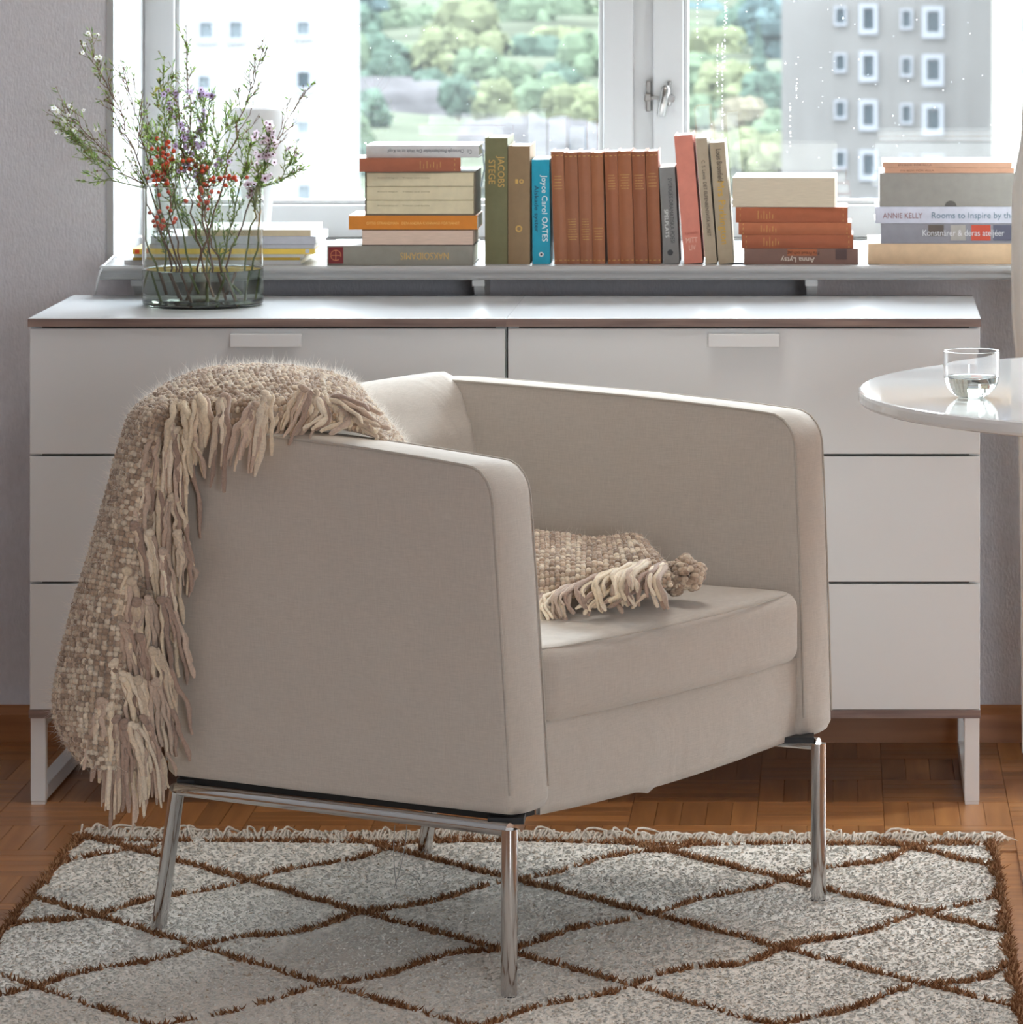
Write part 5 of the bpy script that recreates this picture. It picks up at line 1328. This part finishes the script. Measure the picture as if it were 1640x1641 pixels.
wob = .010*np.sin(X*23+Y*11)+.007*np.sin(X*47-Y*31+1)
p = (X+1.12+wob)/.2083; q = (7.83-Y+wob*.8)/.2475
def dl(v): f = np.mod(v, 2); return np.minimum(f, 2-f)/6.27
d = np.minimum(dl(p+q), dl(p-q))
# extra zigzag border line near the fringe and the side selvedges
zz = ed-.034-.020*np.abs(np.mod((X+1.12)/.2083, 2)-1)
d = np.minimum(d, np.abs(Y-zz)*.9)
line = d < (.0037+.0020*np.sin(X*61+Y*53)+.0012*np.sin(X*19-Y*27)+rng.normal(0, .0018, len(X)))
selv = ((X-RX0) < .006+.003*np.sin(Y*40)) | ((RX1-X) < .012+.005*np.sin(Y*33))
br = line | selv
H = rng.uniform(.0022, .0048, len(X)); R = rng.uniform(.0034, .0048, len(X))
lx = rng.normal(.001, .0032, len(X)); ly = rng.normal(-.0058, .0035, len(X))
cream = np.array(lin((250, 246, 238))); base = cream[None, :]*rng.uniform(.82, 1.08, (len(X), 1))
dirt = rng.random(len(X)) < .035; base[dirt] = base[dirt]*np.array([.72, .62, .52])
thin = rng.random(len(X)) < .42
V_, F_, C_ = tufts(X[~br & thin], Y[~br & thin], H[~br & thin], R[~br & thin]*.8, lx[~br & thin]*1.4, ly[~br & thin]*1.2, base[~br & thin])
tag(np_mesh('cream_pile', V_, F_, C_, M['pile'], rug, rog), kind='stuff')
Xb = np.repeat(X[br], 2)+rng.normal(0, .001, 2*br.sum()); Yb = np.repeat(Y[br], 2)+rng.normal(0, .001, 2*br.sum()); nb_ = len(Xb)
bc = np.array([lin(c) for c in ((142, 98, 68), (116, 76, 50), (160, 118, 84), (128, 86, 58), (178, 138, 104))])[rng.integers(0, 5, nb_)]
V_, F_, C_ = tufts(Xb, Yb, rng.uniform(.005, .012, nb_), rng.uniform(.0022, .0034, nb_), rng.normal(0, .006, nb_), rng.normal(-.002, .005, nb_), bc)
tag(np_mesh('brown_lattice_pile', V_, F_, C_, M['pile'], rug, rog), kind='stuff')
random.seed(9); mb = MB(); x = RX0+.002
while x < RX1+.004:
    y0 = redge(x)-.020; L = random.uniform(.030, .058); dx = random.gauss(.016 if x > -.3 else .004, .014); cz = random.uniform(.002, .012); c1 = random.gauss(0, .005)
    if random.random() < .03: cz = .016; dx *= 1.6
    q0 = [Vector((x, y0, .009)), Vector((x+dx*.3+c1, y0+L*.35, .009+cz)), Vector((x+dx*.8-c1*.5, y0+L*.75, .006+cz*.7)), Vector((x+dx*1.4, y0+L, .0025))]
    pts = [catmull(*[q0[max(0, min(3, int(t)+k_))] for k_ in (-1, 0, 1, 2)], t-int(t)) for t in (0, .35, .7, 1, 1.35, 1.7, 2, 2.35, 2.7, 2.98)]
    mb.tube(pts, [.0020, .0020, .0019, .0019, .0018, .0017, .0016, .0015, .0012, .0007], 4); x += random.uniform(.0012, .0030)
tag(mb.build('fringe', M['fringe'], rug, origin=rog, smooth=True), kind='stuff')

# ================================================================== TABLE, GLASS
TZ = .765
ktop = (CAMZ-TZ)*F      # t = ktop/D
TR = .50; tcx, tcy = None, None
tcy = ktop/777.3; TR = .636; tcx = (1376-VX)/F*tcy+TR
table = empty('round_table', (tcx, tcy, 0), 'round white glossy pedestal table at the right edge, with a glass of water on it', 'table')
pr = [(0, -.022), (TR-.006, -.022), (TR-.002, -.020), (TR, -.016), (TR, -.006), (TR-.001, -.0015), (TR-.004, 0), (0, 0)]
MB().lathe([(r_, z_+TZ) for r_, z_ in pr], k=160).build('tabletop', M['table'], table, smooth=False)
MB().lathe([(.19, 0), (.19, .006), (.15, .012), (.07, .04), (.035, .12), (.026, .3), (.03, .55), (.07, TZ-.06), (.12, TZ-.0225), (0, TZ-.0225)], k=48).build('pedestal', M['table'], table, smooth=True)
gD = ktop/(637+155); gx_ = (1557.3-VX)/F*gD; gs = gD/F
gl_ = empty('drinking_glass', (gx_, gD, TZ+.0003), 'small clear tumbler half full of water on the round white table', 'glass')
Rg = 45.3*gs; Hg = (637-562)*gs
prof = [(0, 0), (Rg*.42, 0), (Rg*.50, Hg*.02), (Rg*.66, Hg*.08), (Rg*.84, Hg*.19), (Rg*.94, Hg*.30), (Rg*.985, Hg*.45), (Rg, Hg*.65), (Rg, Hg-.0006), (Rg-.0007, Hg), (Rg-.0014, Hg-.0006), (Rg-.0016, Hg*.65), (Rg*.985-.0018, Hg*.45), (Rg*.94-.002, Hg*.31), (Rg*.84-.0018, Hg*.21), (Rg*.66-.0015, Hg*.11), (Rg*.48, Hg*.055), (0, Hg*.045)]
MB().lathe(prof, k=80).build('glass_wall', M['clear'], gl_, smooth=True)
wz = Hg*.44
MB().lathe([(0, Hg*.040), (Rg*.49, Hg*.050), (Rg*.66-.0009, Hg*.105), (Rg*.84-.0011, Hg*.205), (Rg*.94-.0013, Hg*.305), (Rg*.98-.0010, wz), (Rg*.98-.0028, wz-.0006), (Rg*.9, wz-.0008), (0, wz-.001)], k=80).build('water', M['water'], gl_, smooth=True)

# ================================================================== CURTAIN
ed_ = [(-300, 1652), (0, 1641), (150, 1640), (240, 1636), (275, 1626), (300, 1622), (480, 1621), (520, 1623), (570, 1628), (700, 1633), (900, 1636), (1400, 1640), (1620, 1640)]
cu = empty('curtain', (.45, 8.62, 0), 'off-white curtain hanging at the right edge before the sill', 'curtain'); n1, n2 = 60, 60
mb = MB(); V = []
for i in range(n1+1):
    zc_ = .03+(2.5-.03)*i/n1; py = VY+(CAMZ-zc_)/8.6*F
    e = np.interp(py, [q[0] for q in ed_], [q[1] for q in ed_]); X_ = (e-VX)/F*8.6
    for j in range(n2+1):
        t = j/n2; amp = .022+.012*math.sin(zc_*2)
        V.append((X_+t*.42*(1-.10*math.sin(PI*min(1, max(0, (zc_-.8)/.5)))), 8.60+amp*math.sin(t*26+.4*math.sin(zc_*3)), zc_))
n0 = len(V); V += [(a, b+.003, c) for a, b, c in V]
Fs = [(i*(n2+1)+j, i*(n2+1)+j+1, (i+1)*(n2+1)+j+1, (i+1)*(n2+1)+j) for i in range(n1) for j in range(n2)]
Fs += [tuple(q+n0 for q in reversed(f)) for f in Fs]+[(i*(n2+1), (i+1)*(n2+1), (i+1)*(n2+1)+n0, i*(n2+1)+n0) for i in range(n1)]
mb.add(V, Fs); mb.build('curtain_cloth', M['curtain'], cu, origin=(.45, 8.62, 0), smooth=True)
MB().tube([(-1.9, 8.62, 2.52), (1.4, 8.62, 2.52)], .012, 12).build('curtain_rail', M['white_metal'], cu, origin=(.45, 8.62, 0), smooth=True)
